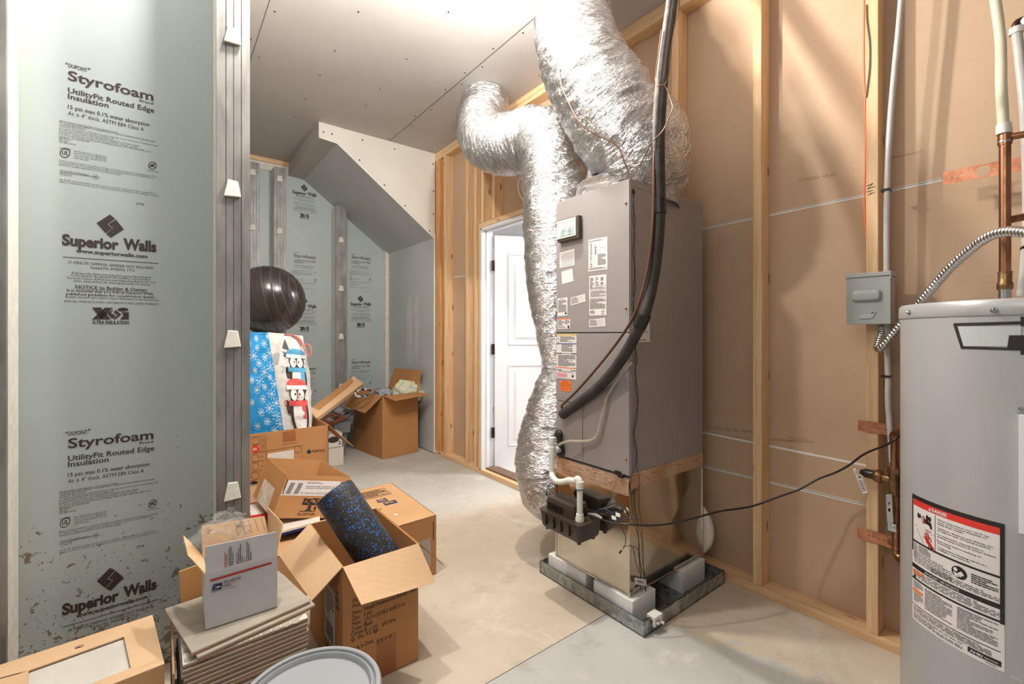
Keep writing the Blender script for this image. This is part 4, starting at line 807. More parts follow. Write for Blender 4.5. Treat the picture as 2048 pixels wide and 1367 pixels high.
# ---- hot water copper riser at the heater top
cp = onZ(2012, 602, 1.279); cp = at(2010, 600, 1.215); cx, cy = cp.x, cp.y
cr = thing('copper_riser', 'vertical copper pipe standing on top of the water heater', 'pipe', (cx, cy, 1.28))
def zat(v): return CH+(HZ-v)/FP*1.215
q = MB(); q.cyl((cx, cy, zat(600)), (cx, cy, zat(578)), .0125, steel, 20); q.lathe([(.0145, 0), (.0145, .006)], (cx, cy, zat(601)), (0, 0, 1), red, 16); q.build('steel_nipple', cr, smooth=40, label='bright steel nipple with a red ring')
q = MB(); q.lathe([(.0145, zat(579)), (.016, zat(575)), (.016, zat(567)), (.0135, zat(563)), (.0135, zat(546)), (.0145, zat(545)), (.0145, zat(543))], (cx, cy, 0), (0, 0, 1), brass, 16); q.build('adapter', cr, smooth=30)
q = MB(); q.cyl((cx, cy, zat(546)), (cx, cy, zat(285)), .0118, copper, 24); q.lathe([(.0138, zat(290)), (.0142, zat(280)), (.0142, zat(262)), (.0128, zat(252)), (.006, zat(248))], (cx, cy, 0), (0, 0, 1), copper, 20)
q.cyl((cx, cy, zat(275)), (cx+.012, cy-.1, zat(280)), .009, copper, 16); q.cyl((cx+.01, cy, zat(440)), (cx+.07, cy-.09, zat(425)), .010, copper, 16); q.build('copper_tube', cr, smooth=40)
q = MB(); q.lathe([(.0150, zat(286)), (.0155, zat(284)), (.0145, zat(282))], (cx, cy, 0), (0, 0, 1), steel, 16); q.build('solder_ring', cr, smooth=40)
# milky pipes on the right
q = MB(); q.tube([at(1984, -60, 1.30), at(1991, 0, 1.28), at(2001, 80, 1.26), (V((cx-.012, cy+.006, zat(170)))), (cx-.006, cy+.004, zat(220)), (cx-.004, cy+.002, zat(262))], .0118, pexy, 18, smooth=8); q.lathe([(.0152, 0), (.0152, .026)], (cx-.004, cy+.002, zat(268)), (0, 0, 1), whiteplastic, 18)
tag(q.build('water_pipe', smooth=50), 'yellowish plastic water pipe joining the copper riser from above', 'pipe', 'plastic water pipes')
q = MB(); q.tube([at(2033, 62, 1.30), at(2040, 120, 1.28), at(2048, 200, 1.26), at(2054, 300, 1.26), at(2056, 420, 1.26), at(2052, 520, 1.27), at(2044, 592, 1.28)], .0115, pex, 18, smooth=8); q.lathe([(.0155, 0), (.0155, .018)], at(2033, 68, 1.30), (0, 0, 1), whiteplastic, 18)
q.cyl(at(2052, 500, 1.262), at(2060, 500, 1.262)+V((0, 0, .008)), .014, blackgloss, 12)
tag(q.build('water_pipe', smooth=50), 'milky plastic water pipe cut off by the right edge of the photo', 'pipe', 'plastic water pipes')
q = MB(); q.tube([at(2033, 62, 1.30), at(2034, 48, 1.30), at(2042, 42, 1.30), at(2052, 40, 1.29)], .0105, plain('dark_elbow', rgb(72, 44, 36), .3, .5), 16, smooth=6); q.cyl(at(2050, 42, 1.29), at(2085, 38, 1.25), .014, whiteplastic, 16)
tag(q.build('pipe_elbow', smooth=50), 'dark elbow fitting in the top right corner of the photo', 'fitting')
# ---- copper straps
def strap(p0, p1, hh, holes, label, big_=None):
    a, b_ = V(p0), V(p1); d = (b_-a); L = d.length; d.normalize(); up = V((0, 0, 1)); q = MB(); n = 2
    xs = [0]; us = []
    # strip made of cells round its holes
    cuts = sorted(holes); R0 = hh*.09
    def pt(s, z, x=0): return a+d*s+up*z+V((x, 0, 0))
    def cell(s0, s1, z0, z1): q.hexa([pt(s0, z0), pt(s1, z0), pt(s1, z0, .0012), pt(s0, z0, .0012), pt(s0, z1), pt(s1, z1), pt(s1, z1, .0012), pt(s0, z1, .0012)], copstrap)
    cur = 0
    for c_, r_ in cuts:
        if c_-r_ > cur: cell(cur, c_-r_, -hh/2, hh/2)
        m_ = 10
        for sg in (-1, 1):
            for k in range(m_):
                a0 = math.pi*k/m_; a1 = math.pi*(k+1)/m_
                sA, sB = c_-r_*math.cos(a0), c_-r_*math.cos(a1); zA, zB_ = sg*r_*math.sin(a0), sg*r_*math.sin(a1)
                q.add([pt(sA, zA), pt(sB, zB_), pt(sB, sg*hh/2), pt(sA, sg*hh/2)], [(0, 1, 2, 3) if sg < 0 else (3, 2, 1, 0)], copstrap)
        cur = c_+r_
    cell(cur, L, -hh/2, hh/2)
    return tag(q.build('copper_strap'), label, 'strap', 'perforated copper straps')
a_ = onX(1886, 357, 2.155); b_ = onX(2075, 321, 2.155)
L_ = (b_-a_).length
strap(a_, b_, .044, [(L_*f_, .0035) for f_ in (.07, .14, .20, .26, .33)]+[(L_*.45, .018)]+[(L_*f_, .0035) for f_ in (.57, .66, .75, .84)], 'perforated copper strap behind the copper riser, above the heater')
a_ = onX(1716, 849.5, 2.154); b_ = onX(1822, 866, 2.154); L_ = (b_-a_).length
strap(a_, b_, .042, [(L_*f_, .003) for f_ in (.25, .33, .40, .47, .54)]+[(L_*.68, .017)], 'perforated copper strap across the stud above the brass valve')
a_ = onX(1714, 1063, 2.154); b_ = onX(1822, 1096, 2.154); L_ = (b_-a_).length
strap(a_, b_, .044, [(L_*f_, .003) for f_ in (.07, .15, .24, .33, .42, .51)]+[(L_*.68, .017)], 'lowest perforated copper strap, across the stud below the valve')
# ---- valve assembly
XV = 2.105
def v_(u, v, X=XV): return onX(u, v, X)
va = thing('mixing_valve', 'brass and copper valve assembly between the stud and the water heater', 'valve', v_(1790, 1110))
c0 = v_(1789, 960); YV = c0.y
def zv(v): return v_(1789, v).z
q = MB(); q.cyl((XV, YV, zv(962)), (XV, YV, zv(878)), .0118, copper, 20); q.lathe([(.0138, 0), (.0138, .03)], (XV, YV, zv(942)), (0, 0, 1), copper, 18); q.tube([(XV, YV, zv(884)), (XV, YV, zv(870)), (XV-.012, YV-.016, zv(862)), (XV-.05, YV-.05, zv(860))], .0145, copper, 18, smooth=6); q.build('upper_pipe', va, smooth=50)
q = MB(); q.lathe([(.021, 0), (.021, .02), (.017, .022)], (XV, YV, zv(946)), (0, 0, 1), brass, 6); q.lathe([(.016, 0), (.019, .02), (.021, .04), (.018, .07), (.016, .085)], (XV, YV, zv(990)), (0, 0, 1), brass, 20)
cl = v_(1765, 958); q.tube([(XV, YV, c0.z), (XV, YV+.03, c0.z+.002), (XV, YV+.05, c0.z+.003)], [.016, .014, .018], brass, 20, smooth=4)
q.lathe([(.021, 0), (.024, .006), (.024, .018), (.018, .026)], (XV, YV+.035, c0.z+.003), (0, 1, 0), brass, 24); q.build('valve_body', va, smooth=40)
q = MB(); q.lathe([(.017, 0), (.017, .028), (.013, .034), (.008, .044)], (XV, YV+.058, c0.z+.005), (0, 1, .04), blackgloss, 20); q.cyl((XV, YV+.098, c0.z+.007), (XV, YV+.120, c0.z+.010), .0035, steel, 10); q.lathe([(.007, 0), (.007, .006)], (XV, YV+.116, c0.z+.009), (0, 1, .1), steel, 6); q.build('adjusting_bonnet', va, smooth=40, label='black bonnet with a small steel screw')
q = MB(); tgs = Sheet(quadf(*[v_(u, v, XV-.02) for u, v in ((1711, 950), (1722, 948), (1736, 985), (1726, 987))]), q); tgs.rect(0, 0, 1, 1, paper, 1); tgs.words(.15, .3, .85, .9, 6, paperink); tgs.ell(.6, .12, .25, .08, plain('green_print', rgb(60, 120, 90), .5)); q.tube([v_(1714, 950, XV-.02), v_(1709, 942, XV-.01), (XV, YV+.1, c0.z+.01)], .0012, whiteplastic, 6); q.build('hang_tag', va, label='small white hang tag')
q = MB(); q.cyl((XV, YV-.006, zv(1105)), (XV, YV-.006, zv(985)), .0125, copper, 20)
for v0, r_ in ((1000, .0165), (1008, .0155), (1030, .0145), (1052, .0150), (1075, .0140), (1096, .0150)): q.lathe([(r_, 0), (r_, .014)], (XV, YV-.006, zv(v0)), (0, 0, 1), brass if v0 in (1000, 1008, 1052) else copper, 20)
q.tube([(XV, YV-.006, zv(1098)), (XV, YV-.008, zv(1106)), (XV-.01, YV-.02, zv(1112)), (XV-.03, YV-.04, zv(1112))], .015, copper, 16, smooth=5); q.build('lower_pipe', va, smooth=40)
q = MB(); H = [v_(u, v, XV-.03) for u, v in ((1772, 988), (1784, 987), (1787, 1045), (1775, 1043))]; q.slab([H[3], H[2], H[1], H[0]], .003, steel)
hsh = Sheet(quadf(H[0], H[1], H[2], H[3], .002), q); hsh.rect(.08, .05, .92, .72, paper, 1.2); hsh.words(.3, .5, .7, .7, 1, blackink, ww=.9, off=1.5); hsh.words(.3, .28, .7, .42, 3, blackink, ww=.6, off=1.5)
p = v_(1784, 1054, XV-.03); q.lathe([(.010, 0), (.010, .004), (.005, .004), (.005, .009)], p, (-1, 0, 0), steel, 8); q.box(p-V((.0, .012, .014)), p+V((.012, .012, .014)), steel); q.build('lever_handle', va, label='steel ball-valve lever with a white sleeve')
# ---- disconnect box and conduit
db = thing('disconnect_box', 'grey metal disconnect box mounted on the stud beside the water heater', 'electrical box', onX(1735, 648, 2.12))
XD = 2.078; a_ = onX(1693.5, 648, XD); bq = onX(1779, 552, XD)
y1_, y0_, z0_, z1_ = a_.y, bq.y, a_.z, onX(1693.5, 557, XD).z
q = MB(); q.box((XD+.004, y0_, z0_), (2.160, y1_, z1_), boxgrey); q.build('housing', db, bevel=.002)
q = MB(); q.box((XD, y0_-.002, z0_-.001), (XD+.003, y1_+.001, z1_), boxgrey); q.box((XD, y0_-.003, z0_), (XD+.03, y0_-.001, z1_-.02), boxgrey)
loft(q, [[V((XD-h_, p.x, p.y)) for p in rrect(y0_+.022+i_, z0_+.083+i_, y1_-.014-i_, z0_+.128-i_, 0, .014-i_*.5)] for h_, i_ in ((0, 0), (.006, .002), (.012, .006), (.014, .012))][::-1], boxgrey)
cv_ = q.build('cover', db, bevel=.0015, smooth=35)
q = MB(); q.box((XD-.004, y0_-.005, z1_+.0005), (2.150, y1_+.004, z1_+.016), boxgrey); q.box((XD-.004, y0_-.005, z1_-.014), (XD+.02, y0_-.002, z1_+.002), boxgrey); q.build('rain_lid', db, bevel=.0015)
em = Sheet(lambda s, t, off: V((XD-.0015-.001*(off-2), y1_-(y1_-y0_)*s, z1_+(z0_-z1_)*t)), MB()); emm = plain('embossed_bird', rgb(176, 180, 178), .35)
for pts in ([(.26, .87), (.36, .80), (.56, .79), (.64, .74), (.67, .78), (.64, .86), (.56, .89), (.34, .89)], [(.55, .79), (.56, .73), (.62, .70), (.66, .74), (.73, .75), (.66, .77), (.6, .79)]):
    em.mb.prism([em.f(a, b, 2) for a, b in pts], (-.0015, 0, 0), emm)
em.mb.build('embossed_bird', cv_, bevel=.0008)
pc = [at(1764, 652, 1.70), at(1763, 668, 1.69), at(1756, 690, 1.665), at(1756, 697, 1.65), at(1768, 690, 1.62), at(1790, 664, 1.58), at(1822, 626, 1.52), at(1860, 582, 1.44), at(1900, 536, 1.36), at(1940, 500, 1.28), at(1975, 474, 1.21), at(2010, 463, 1.15), at(2048, 464, 1.09), at(2090, 470, 1.03)]
P, _ = catmull(pc, [1]*len(pc), 14); q = MB(); dense = []; rads = []; s = 0
P2 = [P[0]]
for a, b__ in zip(P, P[1:]):
    k = max(1, int((b__-a).length/.0012))
    for i in range(1, k+1): P2.append(a.lerp(b__, i/k))
for i, p in enumerate(P2):
    if i: s += (P2[i]-P2[i-1]).length
    rads.append(.0098+.0034*abs(math.sin(math.pi*s/.0125))**.7)
q.tube(P2, rads, steel, 18); 
tag(q.build('flexible_conduit', smooth=75), 'spiral-ribbed metal conduit curving from the disconnect box over the water heater', 'conduit')
q = MB(); q.lathe([(.018, 0), (.018, .008), (.014, .010), (.014, .022)], at(1764, 655, 1.70), (0, 0, -1), panmetal, 12); q.build('conduit_connector', bpy.data.objects['flexible_conduit'], smooth=30)
# ---- cables and pipes along the stud
q = MB(); q.tube([onX(u, v, 2.14) for u, v in ((1806, -60), (1802, 0), (1797, 60), (1790, 130), (1782, 220), (1777, 300), (1774, 380), (1773, 470), (1773, 600), (1774, 680), (1776, 752), (1776, 800), (1779, 845), (1783, 900), (1786, 960))], .0095, pex, 16, smooth=6)
for v in (380, 752): p = onX(1773.5, v, 2.14); q.box(p+V((-.012, -.013, -.004)), p+V((.015, .016, .004)), blackgloss)
tag(q.build('water_pipe', smooth=50), 'milky plastic water pipe clipped along the right side of the stud with the box', 'pipe', 'plastic water pipes')
q = MB(); q.tube([onX(u, v, 2.17) for u, v in ((1729, -60), (1728.5, 0), (1728, 60), (1728, 140), (1730, 200), (1731.5, 260), (1731, 330), (1729, 380), (1729, 420), (1731, 455), (1735, 480))], .0032, orangecable, 10, smooth=6)
tag(q.build('orange_cable', smooth=60), 'orange cable running down the left edge of the stud near the ceiling', 'cable')
q = MB(); q.tube([onX(u, v, 2.157) for u, v in ((1732, 10), (1733, 40), (1738, 80), (1739, 110), (1738, 140), (1734, 175), (1731, 195))], .0028, plain('grey_cable', rgb(140, 132, 112), .5), 8, smooth=6)
tag(q.build('grey_cable', smooth=60), 'short grey-tan cable bowing out between orange cable and stud', 'cable')
q = MB(); p = onX(1780, 1286, 2.2); q.tube([p+V((0, 0, .0)), p+V((.004, .006, .01)), p+V((-.002, .012, .004))], .004, copstrap, 8, smooth=4); q = MB(); p = V((2.19, .40, .0385)); q.cyl(p, p+V((0, .0, .010)), .009, copstrap, 12); tag(q.build('copper_offcut'), 'tiny copper offcut lying on the bottom plate beside the water heater', 'offcut')
# ================================================================== boxes and belongings on the left
BODY = {}
def carton(name, label, pl_, z0, h, mat, inner=None, flaps=(), th=.004, cat='box', group=None, corners=None, lid=False, cover=None):
    """pl_: four plan points FL, FR, BR, BL (counter-clockwise from above) or explicit 8 corners"""
    if corners: B, Tp = [V(p) for p in corners[:4]], [V(p) for p in corners[4:]]
    else: B = [V((x, y, z0)) for x, y in pl_]; Tp = [V((x, y, z0+h)) for x, y in pl_]
    c = sum(B, V((0, 0, 0)))/4; r_ = thing(name, label, cat, c, group); inner = inner or mat
    q = MB(); q.slab([B[3], B[2], B[1], B[0]][::-1], th, mat)
    cc = (sum(B, V((0, 0, 0)))+sum(Tp, V((0, 0, 0))))/8
    for i in range(4):
        j = (i+1) % 4; n = (B[j]-B[i]).cross(Tp[i]-B[i]).normalized()
        if n.dot(cc-B[i]) < 0: n = -n
        q.hexa([B[i], B[j], B[j]+n*th, B[i]+n*th, Tp[i], Tp[j], Tp[j]+n*th, Tp[i]+n*th], mat)
    if lid: q.slab(Tp[::-1], th, cover or mat)
    BODY[r_.name] = q.build('box_body', r_, bevel=.0008)
    for e, fa, fb, *mt in flaps:    # edge e from corner e to e+1; fa the free corner by corner e, fb by corner e+1
        a, b = Tp[e], Tp[(e+1) % 4]; fa, fb = V(fa), V(fb); q = MB(); mt = mt[0] if mt else inner
        nn = 6; vs_ = []
        nrm = (b-a).cross(fa-a).normalized()
        def fp(s, t): 
            p = (a*(1-s)+b*s)*(1-t)+(fa*(1-s)+fb*s)*t; return p+nrm*.004*noise.noise(p*9)*t
        q.grid(fp, nn, nn, mt); o = q.build('flap', r_, solid=.003)
    r_['_'] = 1; del r_['_']
    return r_, B, Tp
fq = lambda TL, TR, BR, BL: quadf(TL, TR, BR, BL, .0005)
# ---- large carton holding the foam roller
bx, B, Tp = carton('cardboard_box', 'open tan carton with black printed lines and a foam roller standing in it', [(.470, 1.510), (.742, 1.512), (.746, 1.938), (.474, 1.940)], 0.001, .424, card_b, card_l,
    flaps=[(0, (.490, 1.395, .347), (.765, 1.428, .312)), (1, (.838, 1.50, .322), (.838, 1.92, .322), card_b), (2, (.742, 2.0, .31), (.48, 2.0, .31)), (3, (.362, 1.935, .330), (.384, 1.545, .330))])
ps = Sheet(fq(Tp[0], Tp[1], B[1], B[0])); px = lambda u: (onY(u, 1200, 1.51).x-.47)/.272
def bl(t_, u0, v0, u1, h, bold=.01, ital=0, ink_=brownink):
    a = onY(u0, v0, 1.511); s0 = (a.x-.47)/.272; s1 = (onY(u1, v0, 1.511).x-.47)/.272; ps.text(t_, s0, s1, (.425-a.z)/.424, h, ink_, bold, 2, ital=ital)
for t_, u0, v0, u1 in (('P.O.NO.: 4500', 705.5, 1204.5, 745), ('Model: BL610', 705, 1216, 750), ('Desc.: Ninja\u00ae Professional Blender 1000', 704.5, 1229.5, 832), ('Qty.:   2 pcs', 703.5, 1240.5, 743.5), ('Meas.:  L43.0 xW28.0 xH42.5 cm', 703.5, 1251.5, 811), ('Color: Black', 703, 1262.5, 745), ('Carton #:', 702, 1272.5, 734), ('of', 763.5, 1251.5, 772), ('Gr. Wt.: 9.3  kgs.', 701.5, 1283.5, 757.5), ('Made in China', 703, 1302, 745.5)):
    bl(t_, u0, v0, u1, .033, .010)
bl('11P2', 738, 1261, 756, .026, 0, .3, blackink); bl('12P6', 774, 1247.5, 791, .026, 0, .3, blackink); bl('3514', 752, 1287.5, 783, .036, -.005, .4)
ps.rect(.42, .68, .68, 1, tapebrown, 1); ps.mb.build('printed_lettering', BODY[bx.name])
pl2 = Sheet(fq(Tp[3], Tp[0], B[0], B[3])); pl2.rect(.50, .30, .80, .78, card_w, 1); pl2.words(.53, .34, .78, .55, 6, blackink, ww=.3); 
for i in range(8): pl2.rect(.55+.026*i, .60, .565+.026*i, .74, blackink, 2)
pl2.words(.82, .25, .9, .42, 3, brownink, ww=.4); pl2.words(.55, .82, .95, .98, 3, brownink, fill=.7, ww=.4); pl2.mb.build('side_label', BODY[bx.name], label='white shipping label on the left side')
# ---- foam roller
m = NT('speckled_foam'); vo = m.n('TexVoronoi'); m.l(m.map((1, 1, 1)), vo.inputs['Vector']); vo.inputs['Scale'].default_value = 230
sc = m.n('SeparateColor'); m.l(vo.outputs['Color'], sc.inputs[0])
m.set(color=m.mix(m.math('GREATER_THAN', m.math('ADD', sc.outputs[0], m.math('MULTIPLY', m.noise(m.map(), 25, 2), .3)), 1.06), rgb(40, 37, 36), rgb(26, 110, 196)), rough=.42, spec=.6)
m.bump(vo.outputs['Distance'], .35, .003); spk_m = m.mat
rc = V((.600, 1.655, .43)); ax = V((-.095, .118, .185)).normalized(); q = MB(); Rr = .0735
q.lathe([(.030, -.17), (Rr-.012, -.17), (Rr-.002, -.165), (Rr, -.155), (Rr, .20), (Rr-.002, .212), (Rr-.012, .217), (.030, .217), (.030, .12)], rc, ax, spk_m, 64, False)
tag(q.build('foam_roller', smooth=50), 'black foam roller with blue specks leaning in the open carton', 'foam roller')
# ---- closed carton behind it to the right
bx2, B, Tp = carton('cardboard_box', 'closed tan carton with hand hole and blue print on top, behind the foam roller', [(.755, 1.985), (1.078, 1.998), (1.098, 2.60), (.78, 2.59)], .001, .293, card_b, lid=True, cover=card_t)
q = Sheet(fq(Tp[3], Tp[2], Tp[1], Tp[0])); q.ell(.25, .78, .10, .035, dark, 2); q.rect(.47, .76, .52, .80, paper, 3)
q.ring(.5, .5, .0, .0, .1, dark); 
fr_ = lambda a, b, c, d, w_: [q.rect(a, b, c, b+w_, blackink, 2), q.rect(a, d-w_, c, d, blackink, 2), q.rect(a, b, a+w_, d, blackink, 2), q.rect(c-w_, b, c, d, blackink, 2)]
fr_(.30, .10, .78, .30, .008); q.words(.33, .12, .75, .28, 6, blackink, ww=.2); q.rect(.45, .36, .62, .44, navy, 2); q.rect(.50, .46, .72, .54, navy, 2); q.words(.47, .37, .6, .43, 2, card_t, off=3, ww=.3); q.words(.52, .48, .7, .52, 2, card_t, off=3, ww=.3)
q.line((0, .60), (.40, .585), .01, brownink); q.mb.build('printed_lettering', BODY[bx2.name])
q = Sheet(fq(Tp[0], Tp[1], B[1], B[0])); q.rect(.60, .36, .90, .84, plain('grey_label', rgb(172, 166, 154), .5), 1); q.rect(.94, .1, .955, .4, brownink, 2); q.words(.60, .60, .85, .63, 1, paperink); q.mb.build('side_label', BODY[bx2.name], label='pale label on the front side')
# ---- publisher's open carton, tilted
FLt, FRt, BLt, FLb = at(574, 949, 2.30), at(701, 953, 2.42), at(535, 915, 2.56), at(543, 1036, 2.22)
dn2 = FLb-FLt; BRt = BLt+(FRt-FLt)*.93; 
ex, B, Tp = carton('cardboard_box', 'open brown carton tilted back, with a tree emblem and a long white shipping label', None, 0, 0, card_b, card_g, corners=[FLb, FRt+dn2, BRt+dn2, BLt+dn2, FLt, FRt, BRt, BLt], flaps=[])
q = Sheet(fq(FLt, FRt, FRt+dn2, FLb)); q.rect(0, 0, 1, .08, card_b, 1)
q.mb.grid(lambda s, t: q.f(.05+.93*s-.04*t, .12+.36*t, 1.5), 6, 4, paper); q.rect(.03, .1, .045, .46, blackink, 1.6)
for gx_ in (.10, .22):
    for i in range(14): q.rect(gx_-.03*(i/14), .18+.019*i, gx_+.07-.03*(i/14), .18+.019*i+(.012 if i % 3 else .007), paperink, 3)
q.words(.35, .15, .6, .20, 2, paperink); q.words(.35, .25, .9, .33, 2, paperink, ww=.06); q.words(.3, .40, .8, .45, 2, paperink, ww=.05); q.rect(.86, .13, .865, .45, paperink, 3); q.rect(.88, .13, .91, .17, blackink, 3); q.words(.88, .2, .95, .26, 3, paperink)
# tree emblem and publisher's name
R = random.Random(5)
for i in range(44): a, b_ = R.uniform(-.11, .11), R.uniform(-.11, .05); q.ell(.50+a, .64+b_*(1-abs(a)*1.2), .020, .016, brownink, 3, 7)
q.poly([(.48, .63), (.52, .63), (.53, .80), (.56, .83), (.43, .83), (.47, .80)], brownink, 3); q.rect(.37, .83, .61, .842, brownink, 3); q.ell(.59, .77, .018, .05, brownink, 3, 8)
q.text('ELSEVIER', .36, .62, .93, .055, brownink, .006, 2, off=3); q.mb.build('printed_lettering', BODY[ex.name])
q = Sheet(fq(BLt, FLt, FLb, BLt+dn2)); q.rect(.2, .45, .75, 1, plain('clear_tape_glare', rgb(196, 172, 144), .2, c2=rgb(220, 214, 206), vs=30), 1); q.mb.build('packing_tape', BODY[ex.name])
# ---- supports below
carton('cardboard_box', 'low carton under the tilted brown carton', [(.36, 2.20), (.745, 2.20), (.745, 2.98), (.36, 2.98)], .001, .212, card_t, lid=True)
carton('cardboard_box', 'tan carton underneath the wine carton with the row of circles', [(.40, 3.085), (.86, 3.085), (.86, 3.50), (.40, 3.50)], .001, .285, card_l, lid=True)
# ---- wine carton
wx, B, Tp = carton('cardboard_box', 'brown carton printed with circles and a red dot, gift bag standing in it', [(.385, 3.10), (.872, 3.10), (.872, 3.50), (.385, 3.50)], .290, .303, card_b, card_b,
    flaps=[(1, (1.006, 3.02, .447), (1.006, 3.42, .447), card_b), (3, (.33, 3.5, .45), (.33, 3.1, .45), card_b)])
q = Sheet(lambda s, t, off: onY(s, t, 3.10-.0006*off))
def ap(x, y): return (490+x/6.2136, 840+y/6.2136)
for cy_ in (255, 358, 470, 573, 685):
    c_ = ap(128, cy_)
    if cy_ == 358: q.ell(c_[0], c_[1], 7.6, 7.4, red, 2); 
    else: q.ring(c_[0], c_[1], 8, 7.6, .07, brownink, 2)
q.text('RD', ap(97, 0)[0], ap(148, 0)[0], ap(0, 374)[1], 4.4, paper, .03, 2, off=4, slope=-.8)
c_ = ap(655, 360); q.ring(c_[0], c_[1], 7.3, 7.1, .07, brownink, 2)
for a, b_ in (((70, 212), (268, 186)), ((268, 186), (262, 620)), ((75, 312), (268, 290)), ((75, 415), (262, 392)), ((75, 522), (240, 502)), ((75, 640), (240, 617)), ((75, 750), (200, 735)), ((262, 382), (712, 308)), ((712, 308), (712, 460)), ((465, 302), (650, 276)), ((650, 276), (660, 290))): q.line(ap(*a), ap(*b_), .45, brownink, 2)
for i, (x0_, y0_, x1_, t_) in enumerate(((195, 232, 250, 'Screw'), (190, 253, 258, 'Pourer'), (195, 275, 250, 'Spring'), (195, 330, 245, 'CAP'), (190, 352, 255, 'COLOR'), (180, 388, 255, 'BOTTLES'))): q.text(t_, ap(x0_, 0)[0], ap(x1_, 0)[0], ap(0, y0_)[1], 2.4, brownink, 0, 1, slope=-.8)
for t_, y_ in (('2', 460), ('3', 577)): q.text(t_, ap(205, 0)[0], ap(222, 0)[0], ap(0, y_)[1], 3.8, brownink, .01, 1)
q.text('PORTOLA', ap(835, 0)[0], ap(1000, 0)[0], ap(0, 402)[1], 4.8, brownink, .015, 2, slope=-2.6); c_ = ap(796, 390); q.ell(c_[0], c_[1], 4.2, 4.2, plain('slate_dot', rgb(44, 54, 62), .5), 2)
q.poly([ap(462, 150), ap(628, 120), ap(636, 252), ap(475, 272)], tapebrown, 1.5)
q.poly([ap(283, 415), ap(608, 362), ap(608, 520), ap(270, 520)], card_w, 3)
q.ell(ap(115, 775)[0], ap(115, 775)[1], 7, 3.5, blackink, 3); q.mb.build('printed_lettering', BODY[wx.name])
# ---- gift bag
bagw = plain('bag_white_film', rgb(226, 224, 218), .35, c2=rgb(212, 210, 206), vs=8, bump=.3, bs=30); bagb = plain('bag_blue_film', rgb(38, 152, 214), .32, c2=rgb(30, 138, 202), vs=10, bump=.25, bs=30)
gb = thing('gift_bag', 'tall blue and white winter gift bag with snowflakes, standing in the circle-printed carton', 'gift bag', (.62, 3.28, .5))
Bt = {'f': at(570, 872, 2.86), 'r': at(624, 866, 2.93), 'l': at(480, 885, 2.80)}; Tt = {'f': at(536, 664, 2.90), 'r': at(606, 671, 2.98), 'l': at(470, 664, 2.84)}
back = V((.05, .24, 0))
Bt['br'] = Bt['r']+back; Bt['bl'] = Bt['l']+back; Tt['br'] = Tt['r']+back*.9; Tt['bl'] = Tt['l']+back*.9
def bagf(a, b, wob=.011):
    A0_, A1_, B0_, B1_ = Tt[a], Tt[b], Bt[a], Bt[b]; n = (A1_-A0_).cross(A0_-B0_).normalized()
    def f(s, t, off):
        p = (A0_*(1-s)+A1_*s)*(1-t)+(B0_*(1-s)+B1_*s)*t; e = min(1, 6*s, 6*(1-s))
        return p+n*(.0008*off+wob*e*(noise.noise(p*9)+.6*noise.noise(p*24))+.02*math.sin(math.pi*s)*math.sin(math.pi*min(1, t)))
    return f
F1, F2 = bagf('l', 'f'), bagf('f', 'r')
q = MB()
for f_, mt in ((F1, bagb), (F2, bagw), (bagf('r', 'br'), bagw), (bagf('br', 'bl'), bagw), (bagf('bl', 'l'), bagb)): q.grid(lambda s, t: f_(s, 1-t, 0), 30, 50, mt)
q.add([Bt[k] for k in ('l', 'f', 'r', 'br', 'bl')], [(4, 3, 2, 1, 0)], bagw); q.add([Tt[k_]-V((0, 0, .012)) for k_ in ('l', 'f', 'r', 'br', 'bl')], [(0, 1, 2, 3, 4)], bagw); bb_ = q.build('bag_body', gb, smooth=80)
sf = Sheet(F1); snow = plain('snow_print', rgb(232, 236, 240), .4); R = random.Random(2)
pos = [(.97, .04), (.62, .06), (.40, .10), (.84, .11), (.62, .15), (.95, .2), (.5, .22), (.80, .24), (.62, .29), (.92, .33), (.5, .36), (.74, .38), (.87, .43), (.6, .46), (.96, .5), (.70, .52), (.5, .54), (.84, .59), (.62, .63), (.93, .68), (.75, .72), (.55, .75), (.88, .80), (.66, .84), (.94, .88), (.78, .93), (.4, .45), (.35, .65), (.42, .87), (.3, .3)]
for i, (a, b_) in enumerate(pos):
    r_ = R.choice((.026, .034, .046))
    for k in range(4):
        an = math.pi*k/4+.2; dx, dy = r_*1.9*math.cos(an), r_*math.sin(an)
        sf.line((a-dx, b_-dy), (a+dx, b_+dy), .006, snow, 2); 
        for sg in (-1, 1): sf.ell(a+sg*dx, b_+sg*dy, .012, .0055, snow, 2, 6)
sf.mb.build('snowflake_print', bb_)
pg = Sheet(F2); pg.k = 6; pk = plain('charcoal_print', rgb(66, 56, 52), .4); gr = plain('grey_print', rgb(186, 186, 188), .4); cor = plain('coral_print', rgb(226, 92, 88), .4); lb = plain('light_blue_print', rgb(98, 176, 214), .4); wp = plain('white_print', rgb(240, 238, 234), .4); dg_ = plain('dark_green_print', rgb(86, 92, 90), .4)
pg.poly([(0, .22), (.2, .19), (.35, .26), (.5, .21), (.62, .27), (.55, .36), (.3, .36), (0, .40)], gr, 1)
pg.poly([(.14, .33), (.42, .33), (.28, .18)], wp, 2); pg.poly([(.17, .28), (.39, .28), (.28, .13)], wp, 2); pg.line((.27, .2), (.26, .40), .01, pk, 3)
for dy in (0, .04, .08): pg.poly([(.44-.1, .10+dy+.05), (.44+.12, .12+dy+.05), (.45, .05+dy)], dg_, 2)
